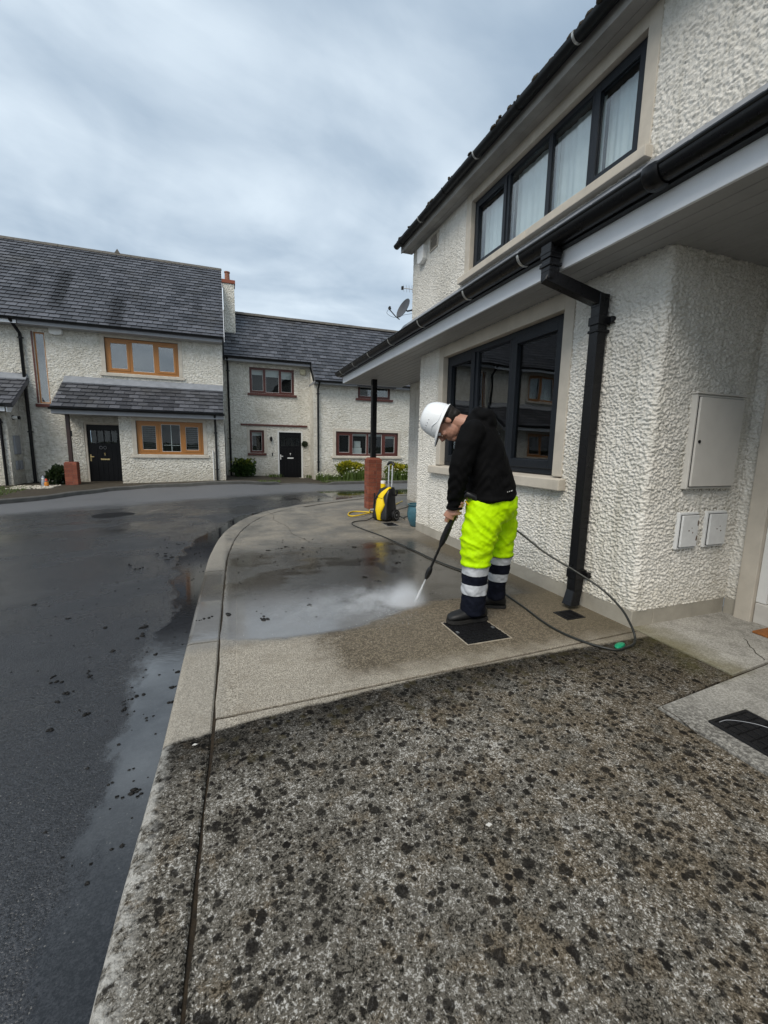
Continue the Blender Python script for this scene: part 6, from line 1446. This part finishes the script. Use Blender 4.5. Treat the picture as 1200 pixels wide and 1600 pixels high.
# ------------------------------------------------------------------ planting
def leafy(mb, c, rad, n, size, up=.3, flat=.45, shell=.55):
    for k in range(n):
        d = Vector((random.gauss(0, 1), random.gauss(0, 1), random.gauss(0, 1))).normalized(); rr = random.uniform(shell, 1.0)**.6
        lump = 1+.16*math.sin(d.x*5+c[0])*math.cos(d.z*4)+.1*math.sin(d.y*9)
        p = Vector(c)+Vector((d.x*rad[0], d.y*rad[1], d.z*rad[2]))*rr*lump
        ax = (d+Vector((random.gauss(0, .5), random.gauss(0, .5), up+random.gauss(0, .4)))).normalized(); s = size*random.uniform(.6, 1.35)
        sd = ax.cross(Vector((random.gauss(0, 1), random.gauss(0, 1), random.gauss(0, 1)))).normalized()*s*flat
        mb.add([p, p+ax*s*.45+sd, p+ax*s, p+ax*s*.45-sd], [(0, 1, 2, 3)])
def shrub(name, label, cat, c, rad, n, size, mat, mat2=None, n2=0, lobes=5, seed=1, group=None):
    random.seed(seed); base = (c[0], c[1], c[2]); s = thing(name, label, cat, base, group); mb = MB()
    zc = c[2]+rad[2]
    for k in range(lobes):
        o = (random.uniform(-.5, .5)*rad[0], random.uniform(-.4, .4)*rad[1], random.uniform(-.35, .3)*rad[2]); q = random.uniform(.5, .75)
        leafy(mb, (c[0]+o[0], c[1]+o[1], zc+o[2]), [r*q for r in rad], n//lobes, size)
    leafy(mb, (c[0], c[1], zc-.25*rad[2]), [rad[0]*.95, rad[1]*.9, rad[2]*.75], n//3, size)
    part('crown', mb, mat, s, recalc=False)
    if mat2:
        mb = MB()
        for k in range(lobes): leafy(mb, (c[0]+random.uniform(-.6, .6)*rad[0], c[1]+random.uniform(-.5, .2)*rad[1], zc+rad[2]*random.uniform(.35, .62)), [rad[0]*.45, rad[1]*.5, rad[2]*.38], n2//lobes, size, up=.6)
        part('new_growth', mb, mat2, s, recalc=False)
    mb = MB()
    for k in range(6):
        a = random.uniform(0, 6.28); mb.tube([(c[0]+random.uniform(-.04, .04), c[1], c[2]-.06), (c[0]+math.cos(a)*rad[0]*.3, c[1]+math.sin(a)*rad[1]*.3, zc-.2*rad[2]), (c[0]+math.cos(a)*rad[0]*.6, c[1]+math.sin(a)*rad[1]*.6, zc+.3*rad[2])], [.016, .010, .005], 6)
    part('stem', mb, STEM, s); return s
shrub('shrub', 'round green shrub at the foot of the wall beside small mahogany window', 'shrub', (.62, 18.3, zv(.62, 18.2)), (.47, .40, .37), 3000, .075, LEAFG, LEAFM, 350, 6, 11)
shrub('shrub', 'dark low shrub beside the brick pier of the left house', 'shrub', (-5.02, 16.05, zv(-5, 15.9)), (.32, .30, .30), 1900, .075, LEAFD, None, 0, 5, 12)
shrub('hedge_shrub', 'golden topped hedge shrub left of the near brick pier', 'shrub', (4.92, 17.45, zv(4.9, 17.2)), (.62, .32, .38), 3400, .07, LEAFM, LEAFY, 1500, 7, 13)
shrub('hedge_shrub', 'golden topped hedge shrub between pressure washer handle and near house', 'shrub', (7.15, 17.45, zv(7.1, 17.2)), (.60, .32, .36), 3000, .07, LEAFM, LEAFY, 1400, 7, 14)
def blades(name, label, cat, spots, h, n, mat, flower=None, kind=None, seed=2):
    random.seed(seed); x0 = sum(q[0] for q in spots)/len(spots); y0 = sum(q[1] for q in spots)/len(spots); t_ = thing(name, label, cat, (x0, y0, zv(x0, y0))); mb = MB(); fl = MB()
    for (cx, cy) in spots:
        for k in range(n):
            x, y = cx+random.gauss(0, .11), cy+random.gauss(0, .09); z = zv(x, y)-.02; a = random.uniform(0, 6.28); ln = h*random.uniform(.55, 1.2); le = random.uniform(.1, .5)*ln; w_ = .011
            d = Vector((math.cos(a), math.sin(a), 0)); s = Vector((-d.y, d.x, 0))*w_; p0 = Vector((x, y, z)); p1 = p0+d*le*.35+UZ*ln*.65; p2 = p0+d*le+UZ*ln
            mb.add([p0-s, p0+s, p1+s*.8, p1-s*.8, p2], [(0, 1, 2, 3), (3, 2, 4)])
            if flower and k % 12 == 0:
                c = p0+UZ*ln*1.12+d*.03; fl.ball(c, (.028, .028, .022), 6)
    part('leaves', mb, mat, t_, recalc=False)
    if fl.v: part('flowers', fl, flower, t_, recalc=False)
    return t_
blades('daffodils', 'clump of daffodils with white flowers in front of the left golden hedge', 'flowers', [(5.1, 17.0), (4.9, 17.0), (5.35, 16.95), (4.65, 17.05)], .42, 90, LAWN, PETAL, seed=3)
blades('daffodils', 'clump of daffodils in front of right golden hedge beside washer handle', 'flowers', [(6.75, 17.0), (7.0, 16.95), (7.3, 17.0), (6.5, 17.0)], .42, 90, LAWN, PETAL, seed=4)
blades('ground_cover_plant', 'low leafy plants with pale flowers by the right downpipe of the lower house', 'plant', [(3.75, 17.55), (4.0, 17.4), (4.25, 17.3), (4.45, 17.4), (3.6, 17.4)], .24, 110, LAWN, PETAL, seed=5)
blades('weeds', 'small weeds beside the door step of the lower house', 'plant', [(1.75, 18.5), (1.95, 18.45), (3.3, 18.5)], .14, 60, LAWN, seed=6)
random.seed(21); mb = MB()
for k in range(5200):
    x = random.uniform(-9, -5.35); y = random.uniform(12.2, 15.4)
    if y < np.interp(x, [q[0] for q in FK], [q[1] for q in FK])+.16: continue
    z = zv(x, y)-.01; a = random.uniform(0, 6.28); h = random.uniform(.03, .08); d = Vector((math.cos(a)*.03, math.sin(a)*.03, h)); s = Vector((-math.sin(a), math.cos(a), 0))*.008; p0 = Vector((x, y, z)); mb.add([p0-s, p0+s, p0+d], [(0, 1, 2)])
for k in range(2600):
    x = random.uniform(1.0, 10); y = np.interp(x, [q[0] for q in FK], [q[1] for q in FK])+random.uniform(.14, .75)
    if 1.8 < x < 3.4: continue
    z = zv(x, y)-.01; a = random.uniform(0, 6.28); h = random.uniform(.03, .10); d = Vector((math.cos(a)*.03, math.sin(a)*.03, h)); s = Vector((-math.sin(a), math.cos(a), 0))*.008; p0 = Vector((x, y, z)); mb.add([p0-s, p0+s, p0+d], [(0, 1, 2)])
tag(part('grass', mb, LAWN, recalc=False), 'short grass growing behind the far kerb', 'grass', kind='stuff')
mb = MB()
for k in range(260):
    x = random.uniform(-5.9, -4.85); y = random.uniform(14.7, 15.6); r = random.uniform(.015, .04); mb.ball((x, y, zv(x, y)+r*.3), (r, r*.8, r*.6), 6)
tag(part('pale_gravel', mb, STONE, smooth=60), 'pale pebbles in the bed under the left downpipe', 'gravel', kind='stuff')
def ornament(x, y, label, cols, h):
    g_ = thing('garden_ornament', label, 'ornament', (x, y, zv(x, y))); z = zv(x, y)
    mb = MB(); mb.lathe([(.05, 0), (.06, h*.25), (.045, h*.55), (.02, h*.6)], (x, y, z), 12); part('body', mb, cols[0], g_, smooth=50)
    mb = MB(); mb.ball((x, y-.01, z+h*.68), h*.13, 10); part('head', mb, cols[1], g_, smooth=60)
    mb = MB(); mb.lathe([(.045, 0), (.03, h*.12), (.004, h*.28)], (x, y, z+h*.74), 12); part('hat', mb, cols[2], g_, smooth=40)
REDP = simple('red_paint', (.45, .05, .02), .5); ORP = simple('orange_paint', (.62, .22, .03), .5); BLUP = simple('grey_blue_paint', (.25, .28, .33), .5)
ornament(-5.12, 15.35, 'small red and orange garden ornament under the left downpipe', (ORP, SKIN, REDP), .24)
ornament(-5.24, 15.5, 'pale grey garden ornament beside the orange one', (BLUP, WHTP, BLUP), .32)
